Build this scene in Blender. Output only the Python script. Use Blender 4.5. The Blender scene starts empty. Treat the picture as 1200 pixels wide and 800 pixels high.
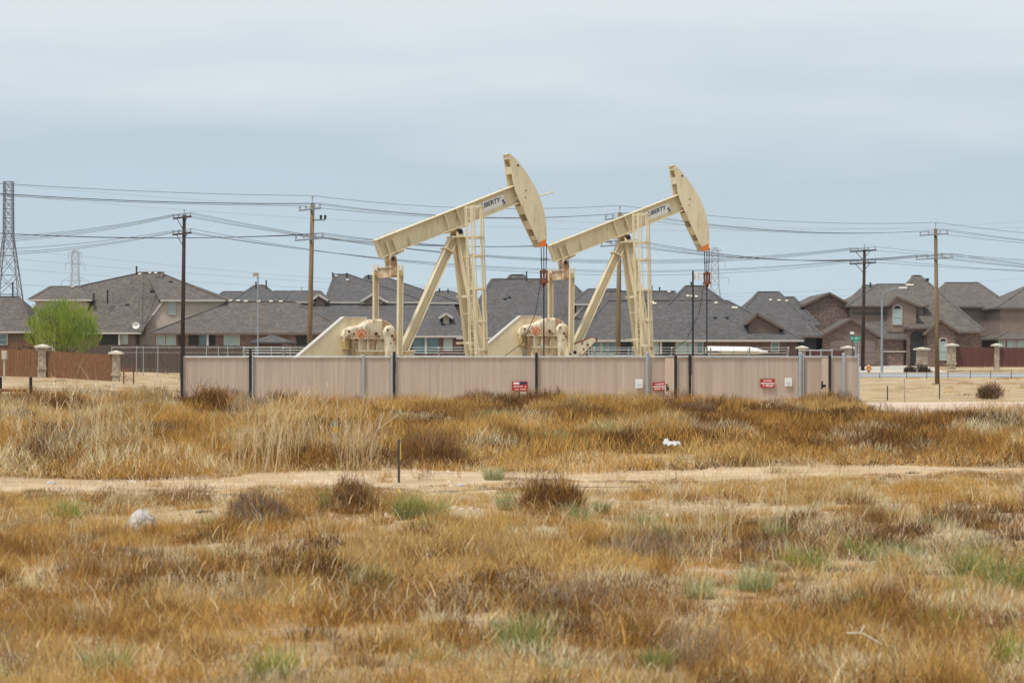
import bpy, math, random
import numpy as np
from mathutils import Vector, Matrix
random.seed(7); rng = np.random.default_rng(11)
S = bpy.context.scene; COL = S.collection
F = 85/36*1200; CX, HY, CH = 600.0, 417.0, 2.0          # focal length in photo pixels, horizon row, eye height

def WX(px, Y): return (px-CX)*Y/F
def WZ(py, Y): return CH-(py-HY)*Y/F
def W(px, py, Y): return Vector((WX(px, Y), Y, WZ(py, Y)))
def sst(a, b, t):
    t = np.clip((t-a)/(b-a), 0, 1); return t*t*(3-2*t)
def terr(x, y):
    x = np.asarray(x, float); y = np.asarray(y, float)
    right = np.interp(y, [0, 170, 188, 204, 210, 218, 240, 5000], [0, .04, .34, .50, .86, 1.20, 1.3, 1.3])
    left = np.interp(y, [0, 105, 125, 160, 200, 218, 5000], [0, 0, .25, .62, .95, 1.1, 1.3])
    w = sst(-34, -14, x)
    z = left*(1-w)+right*w
    z = z+.38*np.exp(-((y-82)/7.5)**2)*(1-sst(-22, -8, x))            # low berm on the left
    z = z+.10*np.exp(-((y-80)/8)**2)*np.sin(x*.45+1)*sst(-10, -4, x)*(1-sst(10, 14, x))
    z = z+.05*np.sin(x*.7+y*.31)*np.sin(y*.23+1.3)*np.exp(-((y-30)/25)**2)
    return z
def gz(x, y): return float(terr(x, y))

# ---------------------------------------------------------------- noise for scattering
def vnoise(x, y, seed):
    r = np.random.default_rng(seed).random((256, 256))
    xi = np.floor(x).astype(int); yi = np.floor(y).astype(int); fx = x-xi; fy = y-yi
    fx = fx*fx*(3-2*fx); fy = fy*fy*(3-2*fy)
    g = lambda i, j: r[i & 255, j & 255]
    return (g(xi, yi)*(1-fx)+g(xi+1, yi)*fx)*(1-fy)+(g(xi, yi+1)*(1-fx)+g(xi+1, yi+1)*fx)*fy
def fbm(x, y, seed, sc=1.0, oct=3):
    v = 0; a = .55; s = 0
    for k in range(oct):
        v = v+a*vnoise(x*sc, y*sc, seed+k); s += a; a *= .5; sc *= 2.1
    return v/s

# ---------------------------------------------------------------- materials
def pm(name, rgb, rough=.8, var=.12, scale=4.0, bump=0.0, bscale=40.0, metallic=0.0, rgb2=None, mix=(.45, .65), stretch=None, spec=.3, rgb3=None, mix3=(.64, .70), scale3=12.0, stretch3=(1, 1, 1)):
    m = bpy.data.materials.new(name); m.use_nodes = True
    nt = m.node_tree; N = nt.nodes; L = nt.links; b = N['Principled BSDF']
    b.inputs['Roughness'].default_value = rough; b.inputs['Metallic'].default_value = metallic
    b.inputs['Specular IOR Level'].default_value = spec
    tc = N.new('ShaderNodeTexCoord'); vec = tc.outputs['Object']
    if stretch:
        mp = N.new('ShaderNodeMapping'); mp.inputs['Scale'].default_value = stretch
        L.new(vec, mp.inputs[0]); vec = mp.outputs[0]
    n = N.new('ShaderNodeTexNoise'); n.inputs['Scale'].default_value = scale; n.inputs['Detail'].default_value = 6
    n.inputs['Roughness'].default_value = .65; L.new(vec, n.inputs['Vector'])
    r = N.new('ShaderNodeValToRGB'); e = r.color_ramp.elements
    lo = [max(0, c*(1-var)) for c in rgb]; hi = [min(1, c*(1+var)) for c in rgb]
    e[0].position = .3; e[0].color = (*lo, 1); e[1].position = .7; e[1].color = (*hi, 1)
    L.new(n.outputs['Fac'], r.inputs['Fac']); out = r.outputs['Color']
    if rgb2:
        n2 = N.new('ShaderNodeTexNoise'); n2.inputs['Scale'].default_value = scale*.37; n2.inputs['Detail'].default_value = 8
        n2.inputs['Roughness'].default_value = .7; L.new(vec, n2.inputs['Vector'])
        mr = N.new('ShaderNodeMapRange'); mr.inputs[1].default_value = mix[0]; mr.inputs[2].default_value = mix[1]
        L.new(n2.outputs['Fac'], mr.inputs[0])
        mx = N.new('ShaderNodeMix'); mx.data_type = 'RGBA'; L.new(mr.outputs[0], mx.inputs[0])
        L.new(out, mx.inputs[6]); mx.inputs[7].default_value = (*rgb2, 1); out = mx.outputs[2]
    if rgb3:                                                # rust runs and specks
        mp3 = N.new('ShaderNodeMapping'); mp3.inputs['Scale'].default_value = stretch3; L.new(tc.outputs['Object'], mp3.inputs[0])
        n3 = N.new('ShaderNodeTexNoise'); n3.inputs['Scale'].default_value = scale3; n3.inputs['Detail'].default_value = 5; L.new(mp3.outputs[0], n3.inputs['Vector'])
        m3 = N.new('ShaderNodeMapRange'); m3.inputs[1].default_value = mix3[0]; m3.inputs[2].default_value = mix3[1]; L.new(n3.outputs['Fac'], m3.inputs[0])
        x3 = N.new('ShaderNodeMix'); x3.data_type = 'RGBA'; L.new(m3.outputs[0], x3.inputs[0]); L.new(out, x3.inputs[6]); x3.inputs[7].default_value = (*rgb3, 1); out = x3.outputs[2]
    L.new(out, b.inputs['Base Color'])
    if bump:
        nb = N.new('ShaderNodeTexNoise'); nb.inputs['Scale'].default_value = bscale; nb.inputs['Detail'].default_value = 4
        L.new(vec, nb.inputs['Vector'])
        bp = N.new('ShaderNodeBump'); bp.inputs['Strength'].default_value = bump; bp.inputs['Distance'].default_value = .05
        L.new(nb.outputs['Fac'], bp.inputs['Height']); L.new(bp.outputs[0], b.inputs['Normal'])
    return m
def brickmat(name, c1, c2, cm, bw=.42, rh=.17, squash=1.0):
    m = bpy.data.materials.new(name); m.use_nodes = True
    nt = m.node_tree; N = nt.nodes; L = nt.links; b = N['Principled BSDF']; b.inputs['Roughness'].default_value = .9
    tc = N.new('ShaderNodeTexCoord'); sp = N.new('ShaderNodeSeparateXYZ'); L.new(tc.outputs['Object'], sp.inputs[0])
    ad = N.new('ShaderNodeMath'); L.new(sp.outputs[0], ad.inputs[0]); L.new(sp.outputs[1], ad.inputs[1])
    cb = N.new('ShaderNodeCombineXYZ'); L.new(ad.outputs[0], cb.inputs[0]); L.new(sp.outputs[2], cb.inputs[1])
    br = N.new('ShaderNodeTexBrick'); L.new(cb.outputs[0], br.inputs['Vector'])
    br.inputs['Scale'].default_value = 1; br.inputs['Brick Width'].default_value = bw; br.inputs['Row Height'].default_value = rh
    br.inputs['Mortar Size'].default_value = .014; br.inputs['Color1'].default_value = (*c1, 1); br.inputs['Color2'].default_value = (*c2, 1)
    br.inputs['Mortar'].default_value = (*cm, 1)
    n = N.new('ShaderNodeTexNoise'); n.inputs['Scale'].default_value = 5; n.inputs['Detail'].default_value = 5; L.new(tc.outputs['Object'], n.inputs['Vector'])
    mx = N.new('ShaderNodeMix'); mx.data_type = 'RGBA'; mx.blend_type = 'MULTIPLY'; mx.inputs[0].default_value = .8
    r = N.new('ShaderNodeValToRGB'); r.color_ramp.elements[0].color = (.45, .45, .45, 1); r.color_ramp.elements[1].color = (1.35, 1.3, 1.25, 1)
    r.color_ramp.elements[0].position = .3; r.color_ramp.elements[1].position = .7
    L.new(n.outputs['Fac'], r.inputs['Fac']); L.new(br.outputs['Color'], mx.inputs[6]); L.new(r.outputs['Color'], mx.inputs[7])
    L.new(mx.outputs[2], b.inputs['Base Color']); return m
def bandmat(name, rgb, period=.2, axis=2, depth=.25, var=.1, rough=.8, bump=.4):
    """horizontal (axis 2) or vertical boards / shingle courses: thin joint lines between bands"""
    m = pm(name, rgb, rough, var, 6); nt = m.node_tree; N = nt.nodes; L = nt.links; b = N['Principled BSDF']
    src = b.inputs['Base Color'].links[0].from_socket
    tc = N.new('ShaderNodeTexCoord'); sp = N.new('ShaderNodeSeparateXYZ'); L.new(tc.outputs['Object'], sp.inputs[0])
    d = N.new('ShaderNodeMath'); d.operation = 'DIVIDE'; d.inputs[1].default_value = period; L.new(sp.outputs[axis], d.inputs[0])
    fr = N.new('ShaderNodeMath'); fr.operation = 'FRACT'; L.new(d.outputs[0], fr.inputs[0])
    lt = N.new('ShaderNodeMath'); lt.operation = 'LESS_THAN'; lt.inputs[1].default_value = .16; L.new(fr.outputs[0], lt.inputs[0])
    bp = N.new('ShaderNodeBump'); bp.inputs['Strength'].default_value = bump; bp.inputs['Distance'].default_value = .02; bp.invert = True
    L.new(lt.outputs[0], bp.inputs['Height']); L.new(bp.outputs[0], b.inputs['Normal'])
    mx = N.new('ShaderNodeMix'); mx.data_type = 'RGBA'; mu = N.new('ShaderNodeMath'); mu.operation = 'MULTIPLY'; mu.inputs[1].default_value = depth
    L.new(lt.outputs[0], mu.inputs[0]); L.new(mu.outputs[0], mx.inputs[0]); L.new(src, mx.inputs[6])
    mx.inputs[7].default_value = (*[c*.45 for c in rgb], 1); L.new(mx.outputs[2], b.inputs['Base Color']); return m
def tintmat(name, rough=.75, trans=.25):
    """plants: colour of each blade or leaf comes from its own attribute"""
    m = bpy.data.materials.new(name); m.use_nodes = True; nt = m.node_tree; N = nt.nodes; L = nt.links
    N.remove(N['Principled BSDF']); o = N['Material Output']
    a = N.new('ShaderNodeAttribute'); a.attribute_name = 'tint'
    d = N.new('ShaderNodeBsdfDiffuse'); t = N.new('ShaderNodeBsdfTranslucent'); mx = N.new('ShaderNodeMixShader'); mx.inputs[0].default_value = trans
    L.new(a.outputs['Color'], d.inputs[0]); L.new(a.outputs['Color'], t.inputs[0])
    L.new(d.outputs[0], mx.inputs[1]); L.new(t.outputs[0], mx.inputs[2]); L.new(mx.outputs[0], o.inputs[0]); return m

M = {}
CREAM = (.69, .60, .41)
M['cream'] = pm('cream_paint', CREAM, .55, .10, 1.6, rgb2=(.47, .35, .20), mix=(.52, .78), stretch=(1, 1, .4), rgb3=(.46, .33, .18), mix3=(.60, .76), scale3=5, stretch3=(1, 1, .22))
M['cream_worn'] = pm('cream_paint_rusty', (.70, .62, .46), .55, .12, 4, rgb2=(.33, .17, .07), mix=(.47, .62), stretch=(1, 1, .45), rgb3=(.27, .13, .05), mix3=(.58, .72), scale3=6.5, stretch3=(1, 1, .3))
M['cream_shade'] = pm('cream_paint_shade', (.50, .37, .17), .6, .2, 3, rgb2=(.16, .09, .04), mix=(.5, .65))  # browner cream: shade inside the head and bearing put into the colour
M['orange'] = pm('orange_paint', (.75, .20, .03), .5, .1, 4)
M['wheel'] = pm('rusty_orange_paint', (.55, .17, .06), .6, .25, 8)
M['rust'] = pm('rust', (.20, .065, .03), .85, .35, 8, rgb2=(.10, .04, .025))
M['black'] = pm('black_steel', (.02, .02, .022), .5, .3, 8)
M['grease'] = pm('black_grease', (.015, .012, .01), .4, .3, 8)
M['galv'] = pm('galvanised_steel', (.42, .45, .47), .45, .12, 6, metallic=.5)
M['wire'] = pm('cable_black', (.07, .075, .085), .6, .1, 4)
M['white'] = pm('white_paint', (.78, .78, .76), .6, .06, 3)
M['navy'] = pm('navy_print', (.02, .035, .09), .6, .05, 3)
M['red'] = pm('red_sign_paint', (.42, .03, .03), .5, .12, 6)
M['slat'] = pm('tan_plastic_slat', (.60, .475, .385), .65, .17, 9, rgb2=(.51, .395, .315), mix=(.35, .7), stretch=(1, 1, .035))
M['pole_dark'] = pm('creosote_wood', (.045, .028, .02), .85, .3, 6, stretch=(1, 1, .1))
M['pole_light'] = pm('weathered_wood', (.22, .155, .09), .9, .3, 8, stretch=(1, 1, .06), rgb2=(.10, .065, .035))
M['roof_brown'] = pm('shingle_brown_grey', (0.125, 0.106, 0.095), .95, .5, 3.2, bump=.5, bscale=12, rgb2=(0.09, 0.078, 0.07), stretch=(1, 1, 1.6))
M['roof_grey'] = pm('shingle_blue_grey', (0.1, 0.095, 0.095), .95, .5, 3.2, bump=.5, bscale=12, rgb2=(0.076, 0.073, 0.073), stretch=(1, 1, 1.6))
M['roof_tan'] = pm('shingle_warm_grey', (0.128, 0.112, 0.099), .95, .45, 3.2, bump=.5, bscale=12, rgb2=(0.092, 0.081, 0.072), stretch=(1, 1, 1.6))
M['siding'] = bandmat('beige_lap_siding', (.50, .43, .35), .2, 2, .35)
M['siding_grey'] = bandmat('grey_lap_siding', (.47, .45, .42), .2, 2, .35)
M['stucco'] = pm('taupe_stucco', (.27, .205, .165), .95, .08, 2)
M['stucco_light'] = pm('pale_taupe_stucco', (.34, .27, .22), .95, .08, 2)
M['brick'] = brickmat('brown_brick', (.24, .145, .115), (.14, .09, .075), (.30, .25, .21))
M['brick_red'] = brickmat('red_brown_brick', (.21, .11, .085), (.12, .075, .06), (.22, .17, .14))
M['stone'] = brickmat('tan_stone', (.46, .38, .29), (.37, .30, .23), (.42, .35, .27), .5, .25)
M['cap'] = pm('cast_stone', (.60, .54, .45), .9, .06, 3)
M['trim_white'] = pm('white_trim', (.50, .47, .43), .7, .05, 3)
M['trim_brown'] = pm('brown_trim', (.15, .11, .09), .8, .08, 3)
M['glass'] = pm('window_glass', (.10, .19, .20), .08, .15, .5, spec=.8)
M['glass_blind'] = pm('window_with_blinds', (.36, .47, .45), .25, .1, 1.5, spec=.6)
M['dark'] = pm('shaded_porch', (.03, .03, .033), .7, .2, 2)  # near-black colour stands in for shade in porches and openings
M['cedar'] = bandmat('cedar_stain', (.20, .098, .045), .14, 0, .6, .35)
M['redwood'] = bandmat('dark_red_stain', (.125, .045, .035), .14, 0, .6, .25)
M['oldwood'] = bandmat('old_grey_wood', (.10, .075, .06), .14, 0, .6, .35)
M['door'] = bandmat('garage_door_taupe', (.21, .16, .14), .53, 2, .5)
M['asphalt'] = pm('old_asphalt', (.30, .32, .34), .9, .08, 2)
M['concrete'] = pm('concrete', (.50, .46, .40), .9, .08, 1.2)
M['lampgrey'] = pm('painted_grey_steel', (.27, .31, .35), .45, .06, 3)
M['tower'] = pm('tower_steel', (.17, .19, .22), .6, .1, .5)
M['tower_hazed'] = pm('hazed_tower_steel', (.38, .42, .45), .6, .1, .5)  # steel lightened: the haze over distance is put into its colour
M['green_sign'] = pm('green_sign_paint', (.02, .25, .19), .5, .06, 3)
M['hydrant'] = pm('hydrant_orange', (.62, .27, .08), .5, .1, 8)
M['rock'] = pm('white_limestone', (.50, .47, .45), .95, .18, 9, bump=.8, bscale=14, rgb2=(.34, .29, .25))
M['plastic'] = pm('white_plastic_sheet', (.52, .52, .51), .5, .1, 9, bump=.6, bscale=12)
M['yellow'] = pm('yellow_paint', (.65, .42, .03), .6, .1, 6)
M['tpost'] = pm('dark_green_post', (.06, .065, .055), .6, .2, 6)
M['bark'] = pm('grey_bark', (.14, .11, .085), .9, .3, 6)
M['plant'] = tintmat('dry_plant_fibre', trans=.3)
M['leaf'] = tintmat('young_leaf', trans=.45)

def groundmat():
    m = bpy.data.materials.new('dry_prairie_soil'); m.use_nodes = True; nt = m.node_tree; N = nt.nodes; L = nt.links
    b = N['Principled BSDF']; b.inputs['Roughness'].default_value = .95; b.inputs['Specular IOR Level'].default_value = .1
    tc = N.new('ShaderNodeTexCoord')
    def noise(s, d=6, st=None):
        n = N.new('ShaderNodeTexNoise'); n.inputs['Scale'].default_value = s; n.inputs['Detail'].default_value = d; n.inputs['Roughness'].default_value = .65
        v = tc.outputs['Object']
        if st:
            mp = N.new('ShaderNodeMapping'); mp.inputs['Scale'].default_value = st; L.new(v, mp.inputs[0]); v = mp.outputs[0]
        L.new(v, n.inputs['Vector']); return n.outputs['Fac']
    r = N.new('ShaderNodeValToRGB'); cr = r.color_ramp
    cr.elements[0].position = .28; cr.elements[0].color = (.27, .18, .095, 1)
    cr.elements[1].position = .50; cr.elements[1].color = (.44, .33, .20, 1)
    e = cr.elements.new(.66); e.color = (.56, .44, .30, 1); e = cr.elements.new(.78); e.color = (.60, .48, .36, 1)
    L.new(noise(.35, 9), r.inputs['Fac'])
    r2 = N.new('ShaderNodeValToRGB'); r2.color_ramp.elements[0].position = .3; r2.color_ramp.elements[0].color = (.62, .60, .56, 1)
    r2.color_ramp.elements[1].position = .7; r2.color_ramp.elements[1].color = (1.2, 1.2, 1.2, 1); L.new(noise(9, 6), r2.inputs['Fac'])
    mx = N.new('ShaderNodeMix'); mx.data_type = 'RGBA'; mx.blend_type = 'MULTIPLY'; mx.inputs[0].default_value = 1
    L.new(r.outputs[0], mx.inputs[6]); L.new(r2.outputs[0], mx.inputs[7]); L.new(mx.outputs[2], b.inputs['Base Color'])
    bp = N.new('ShaderNodeBump'); bp.inputs['Strength'].default_value = .7; bp.inputs['Distance'].default_value = .06
    L.new(noise(6, 8), bp.inputs['Height']); L.new(bp.outputs[0], b.inputs['Normal']); return m
M['ground'] = groundmat()
M['sand'] = pm('pale_sand', (.52, .39, .26), .95, .24, 1.6, bump=.9, bscale=7, rgb2=(.42, .30, .175), mix=(.42, .60), spec=.1)
M['dirt'] = pm('pale_dirt_lane', (.58, .47, .37), .95, .10, .8, bump=.4, bscale=7, rgb2=(.50, .39, .28), spec=.1)

# ---------------------------------------------------------------- mesh builder
ORG = {}
class MB:
    def __init__(s): s.v = []; s.f = []
    def add(s, vs, fs):
        o = len(s.v); s.v += [tuple(p) for p in vs]; s.f += [tuple(i+o for i in q) for q in fs]; return s
    def box(s, c, d, R=None):
        c = Vector(c); h = Vector(d)*.5; vs = []
        for x in (-1, 1):
            for y in (-1, 1):
                for z in (-1, 1):
                    p = Vector((x*h.x, y*h.y, z*h.z)); vs.append(c+(R @ p if R else p))
        return s.add(vs, [(0, 1, 3, 2), (4, 6, 7, 5), (0, 4, 5, 1), (2, 3, 7, 6), (0, 2, 6, 4), (1, 5, 7, 3)])
    def lim(s, a, b):
        a = Vector(a); b = Vector(b); return s.box((a+b)/2, [abs(q) for q in (b-a)])
    def beam(s, a, b, w, h, up=(0, 0, 1), w2=None, h2=None):
        a = Vector(a); b = Vector(b); d = (b-a).normalized(); u = Vector(up)
        if abs(d.dot(u)) > .98: u = Vector((0, 1, 0))
        r = d.cross(u).normalized(); u = r.cross(d); w2 = w2 or w; h2 = h2 or h
        vs = [a+r*x*w/2+u*y*h/2 for x, y in ((-1, -1), (1, -1), (1, 1), (-1, 1))]+[b+r*x*w2/2+u*y*h2/2 for x, y in ((-1, -1), (1, -1), (1, 1), (-1, 1))]
        return s.add(vs, [(3, 2, 1, 0), (4, 5, 6, 7), (0, 1, 5, 4), (1, 2, 6, 5), (2, 3, 7, 6), (3, 0, 4, 7)])
    def tube(s, pts, r, n=8, r2=None, cap=True):
        pts = [Vector(p) for p in pts]; K = len(pts); r2 = r if r2 is None else r2; vs = []
        d0 = (pts[-1]-pts[0]).normalized(); u = Vector((0, 0, 1)) if abs(d0.z) < .9 else Vector((0, 1, 0))
        for i, p in enumerate(pts):
            d = (pts[min(i+1, K-1)]-pts[max(i-1, 0)]).normalized(); a = d.cross(u).normalized(); b = a.cross(d)
            rr = r+(r2-r)*i/(K-1)
            vs += [p+a*math.cos(t)*rr+b*math.sin(t)*rr for t in [2*math.pi*k/n for k in range(n)]]
        fs = [(i*n+k, i*n+(k+1) % n, (i+1)*n+(k+1) % n, (i+1)*n+k) for i in range(K-1) for k in range(n)]
        if cap: fs += [tuple(range(n-1, -1, -1)), tuple(range((K-1)*n, K*n))]
        return s.add(vs, fs)
    def prism(s, poly, y0, y1):
        """polygon in x-z extruded from y0 to y1"""
        n = len(poly); vs = [(x, y0, z) for x, z in poly]+[(x, y1, z) for x, z in poly]
        ar = sum(poly[i][0]*poly[(i+1) % n][1]-poly[(i+1) % n][0]*poly[i][1] for i in range(n))
        fs = [tuple(range(n)), tuple(range(2*n-1, n-1, -1))]+[(i, i+n, (i+1) % n+n, (i+1) % n) for i in range(n)]
        if ar < 0: fs = [q[::-1] for q in fs]
        return s.add(vs, fs)
    def lathe(s, c, prof, n=16):
        c = Vector(c); vs = []; K = len(prof)
        for r, z in prof: vs += [c+Vector((r*math.cos(2*math.pi*k/n), r*math.sin(2*math.pi*k/n), z)) for k in range(n)]
        fs = [(i*n+k, i*n+(k+1) % n, (i+1)*n+(k+1) % n, (i+1)*n+k) for i in range(K-1) for k in range(n)]
        fs += [tuple(range(n-1, -1, -1)), tuple(range((K-1)*n, K*n))]
        return s.add(vs, fs)
    def build(s, name, mat, parent=None, loc=None, local=False, smooth=False, bevel=0):
        me = bpy.data.meshes.new(name); o = bpy.data.objects.new(name, me); COL.objects.link(o)
        org = Vector((0, 0, 0))
        if parent:
            o.parent = parent; org = ORG[parent.name]
        elif loc is not None:
            org = Vector(loc); o.location = org
        ORG[o.name] = org; off = Vector((0, 0, 0)) if local else org
        me.from_pydata([Vector(p)-off for p in s.v], [], s.f); me.materials.append(M[mat])
        if smooth: me.polygons.foreach_set('use_smooth', [True]*len(me.polygons))
        if bevel:
            md = o.modifiers.new('bevel', 'BEVEL'); md.width = bevel; md.segments = 3; md.limit_method = 'ANGLE'
        me.update(); return o
def tag(o, label, cat, group=None, kind=None):
    if label: o['label'] = label
    if cat: o['category'] = cat
    if group: o['group'] = group
    if kind: o['kind'] = kind
    return o
def thing(name, label, cat, loc, group=None, rz=0):
    o = bpy.data.objects.new(name, None); COL.objects.link(o); o.location = loc; o.rotation_euler = (0, 0, rz); o.empty_display_size = .3
    ORG[o.name] = Vector(loc); return tag(o, label, cat, group)
def struct(o): o['kind'] = 'structure'; return o
def textmesh(txt, size, shear=0.0, ext=.004):
    c = bpy.data.curves.new('lettering', 'FONT'); c.body = txt; c.size = size; c.shear = shear; c.extrude = ext; c.offset = size*.018
    c.align_x = 'CENTER'; c.align_y = 'CENTER'; c.resolution_u = 3
    o = bpy.data.objects.new('lettering', c); me = bpy.data.meshes.new_from_object(o)
    vs = [tuple(v.co) for v in me.vertices]; fs = [tuple(p.vertices) for p in me.polygons]
    bpy.data.objects.remove(o); bpy.data.curves.remove(c); bpy.data.meshes.remove(me); return vs, fs

# ---------------------------------------------------------------- ground, track, road
ys = np.concatenate([np.arange(-30, 10, 5), np.arange(10, 110, .8), np.arange(110, 250, 2.5), np.array([260, 280, 320, 400, 550, 800, 1200, 1600])])
us = np.linspace(-1, 1, 161)
def sheet(name, ys, xl, xr, n, dz, mat, jag=0):
    us = np.linspace(0, 1, n); vs = []; fs = []
    for j, y in enumerate(ys):
        a, b = xl(y), xr(y); x = a+(b-a)*us; yy = np.full(n, float(y))
        if jag and j in (0, len(ys)-1): yy = yy+jag*(fbm(x, yy, 91+j, .5)-.5)*2
        z = terr(x, yy)+dz; vs += list(zip(x, yy, z))
    for j in range(len(ys)-1):
        for i in range(n-1): fs.append((j*n+i, j*n+i+1, (j+1)*n+i+1, (j+1)*n+i))
    mb = MB(); mb.add(vs, fs); o = mb.build(name, mat, smooth=True); return struct(o)
sheet('ground', ys, lambda y: -(30+.6*abs(y)), lambda y: 30+.6*abs(y), 201, 0, 'ground')
xs_ = np.linspace(-22, 22, 150); vs_ = []; fs_ = []
for i, x in enumerate(xs_):
    for j in range(9):
        yy = np.interp(x, [-20, -8, 0, 8, 20], [35.0, 36.6, 39.3, 42.0, 43.0])+(j/4-1)*np.interp(x, [-20, -8, -2, 4, 8, 20], [2.0, 2.4, 3.4, 2.2, 1.5, 1.5])
        yy += float(fbm(np.array([x]), np.array([j*3.1]), 91, .6)[0]-.5)*(1.2 if j in (0, 8) else .2); vs_.append((x, yy, gz(x, yy)+.008))
    if i: fs_ += [((i-1)*9+j, i*9+j, i*9+j+1, (i-1)*9+j+1) for j in range(8)]
tm = MB(); tm.add(vs_, fs_); struct(tm.build('sandy_track', 'sand', smooth=True))
sheet('dirt_lane', np.arange(73, 104, 1.5), lambda y: 13.4 if y > 92 else .1425*y+.35, lambda y: 60, 31, .015, 'dirt', 1.0)
sheet('road', np.arange(189, 202, 1.5), lambda y: 24, lambda y: 130, 31, .02, 'asphalt')
sheet('driveway', np.arange(203.2, 217, 1.5), lambda y: 27, lambda y: 37, 9, .02, 'concrete')
kb = MB()
for x in np.arange(24, 120, 3): kb.beam((x, 202.3, gz(x, 202.3)+.07), (x+2.99, 202.3, gz(x+3, 202.3)+.07), .25, .16)
struct(kb.build('kerb', 'concrete', loc=(24, 202.3, .5)))
sheet('pavement', np.arange(202.6, 203.3, .3), lambda y: 38, lambda y: 120, 31, .05, 'concrete')

# ---------------------------------------------------------------- pumpjacks
YAW = math.radians(25); PC, PS = math.cos(YAW), math.sin(YAW)
P1 = (WX(532.5, 103), 103.0); P2 = (WX(730, 112), 112.0)
def L1(px, py, y=0.0):
    k = (px-CX)/F; x = (k*(P1[1]+y*PC)-P1[0]+y*PS)/(PC-k*PS); d = P1[1]+x*PS+y*PC
    return (x, CH-(py-HY)*d/F)
def V(px, py, y=0.0):
    x, z = L1(px, py, y); return Vector((x, y, z))
def make_pump(loc, label, armdown, yaw=YAW, lift=0.0):
    g0 = gz(*loc)
    root = thing('pumpjack', label, 'pumpjack', (loc[0], loc[1], g0+lift), 'pumpjacks inside the fenced compound', yaw)
    dz = Vector((0, 0, -g0))
    def B(mb, n, m, parent=None, **k):
        mb.v = [Vector(p)+dz for p in mb.v] if dz.z else mb.v
        return mb.build(n, m, parent or root, local=True, **k)
    # walking beam
    a, b = V(438.2, 281.5), V(603.5, 216.5); d = (b-a).normalized(); up = Vector((-d.z, 0, d.x)); b = b+d*.25
    H = .80
    mb = MB(); fl = .035
    mb.beam(a-up*fl/2, b-up*fl/2, .46, fl, up); mb.beam(a-up*(H-fl/2), b-up*(H-fl/2), .46, fl, up)
    mb.beam(a-up*H/2, b-up*H/2, .04, H-2*fl-.002, up)
    mb.beam(a-up*H/2+d*.02, a-up*H/2+d*.05, .42, H-2*fl-.004, up)
    beam = B(mb, 'walking_beam', 'cream')
    def onbeam(px, py):                                   # distance along the beam of a photo point
        x, z = L1(px, py); return (x-a.x)*d.x+(z-a.z)*d.z
    for t, hh, off in ((onbeam(519, 252), H-2*fl-.004, .5), (onbeam(533.5, 247), H-2*fl-.004, .5), (.42, H*.6, .62), (.75, H*.6, .62)):
        c = a+d*t-up*H*off
        for sy in (-.125, .125): mb = MB(); mb.beam(c+Vector((0, sy, 0))-d*.02, c+Vector((0, sy, 0))+d*.02, .20, hh, up); B(mb, 'stiffener', 'cream', beam)
    for t in (.25, .6, 1.0, 6.3):
        mb = MB(); c = a+d*t+up*.04; mb.tube([c+Vector((0, -.1, -.04)), c+Vector((0, -.08, .07)), c+Vector((0, .08, .07)), c+Vector((0, .1, -.04))], .018, 6)
        B(mb, 'lifting_eye', 'cream', beam)
    # name plate with lettering on the near web
    t0, t1 = onbeam(558, 236), onbeam(589.5, 228.5); c = a+d*((t0+t1)/2)-up*(H*.50); Lp = t1-t0
    mb = MB(); mb.beam(c+Vector((0, -.032, 0))-d*Lp/2, c+Vector((0, -.032, 0))+d*Lp/2, .012, .42, up)
    pl = B(mb, 'name_plate', 'white', beam)
    vs, fs = textmesh('LIBERTY', .265, .30)
    R = lambda p: c+Vector((0, -.044-p[2], 0))+d*(p[0]*.98-.07)+up*(p[1]+.045)
    mb = MB(); mb.add([R(p) for p in vs], fs); B(mb, 'lettering', 'navy', pl)
    mb = MB()                                            # small swirl emblem under the last letter
    e0 = c+d*(Lp/2-.10)-up*.10+Vector((0, -.046, 0))
    for pts in ([(.05, .09), (-.05, .06), (-.02, -.0), (.06, -.03), (.03, -.09), (-.07, -.08)],):
        mb.tube([e0+d*x+up*z for x, z in pts], .022, 6)
    mb.tube([e0+d*-.03+up*.05, e0+d*.02+up*-.01, e0+d*.05+up*-.06], .026, 6)
    B(mb, 'emblem', 'navy', pl)
    # horse head
    HWD = .31
    cur = [(596.6, 179.5), (606.7, 188.7), (615, 200), (621.5, 209.5), (627, 219), (631.5, 228.7), (635.3, 239), (638, 250), (639.8, 261), (640.5, 272), (640.4, 280)]
    tip = [(640.2, 280.0), (639.6, 289.0), (632.8, 289.5), (630.9, 284.5)]
    back = [(630.7, 284), (617.5, 256), (604.5, 226), (601.5, 215)]
    P = lambda l, y=-HWD: [L1(px, py, y) for px, py in l]
    plate = P(cur)+P(back)
    hd = MB()
    for s in (-1, 1): hd.prism(plate, s*HWD-.025, s*HWD+.025)
    head = B(hd, 'horse_head', 'cream')
    mb = MB(); cl = P(cur)
    for i in range(len(cl)-1):
        p, q = Vector((cl[i][0], 0, cl[i][1])), Vector((cl[i+1][0], 0, cl[i+1][1])); n = Vector((q.z-p.z, 0, -(q.x-p.x))).normalized()
        mb.beam(p-n*-.03, q-n*-.03, 2*HWD-.056, .05, -n)
    B(mb, 'curved_track', 'cream', head)
    mb = MB(); bl = [Vector((x, 0, z)) for x, z in [L1(596.6, 181, -HWD)]+P(back[::-1])]
    seg = [(bl[i], bl[i+1], (bl[i+1]-bl[i]).length) for i in range(len(bl)-1)]; tot = sum(q[2] for q in seg)
    def at(t):
        for p, q, l in seg:
            if t <= l: return p+(q-p)*(t/l)
            t -= l
        return seg[-1][1]
    ins = Vector((.10, 0, .02))
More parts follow.
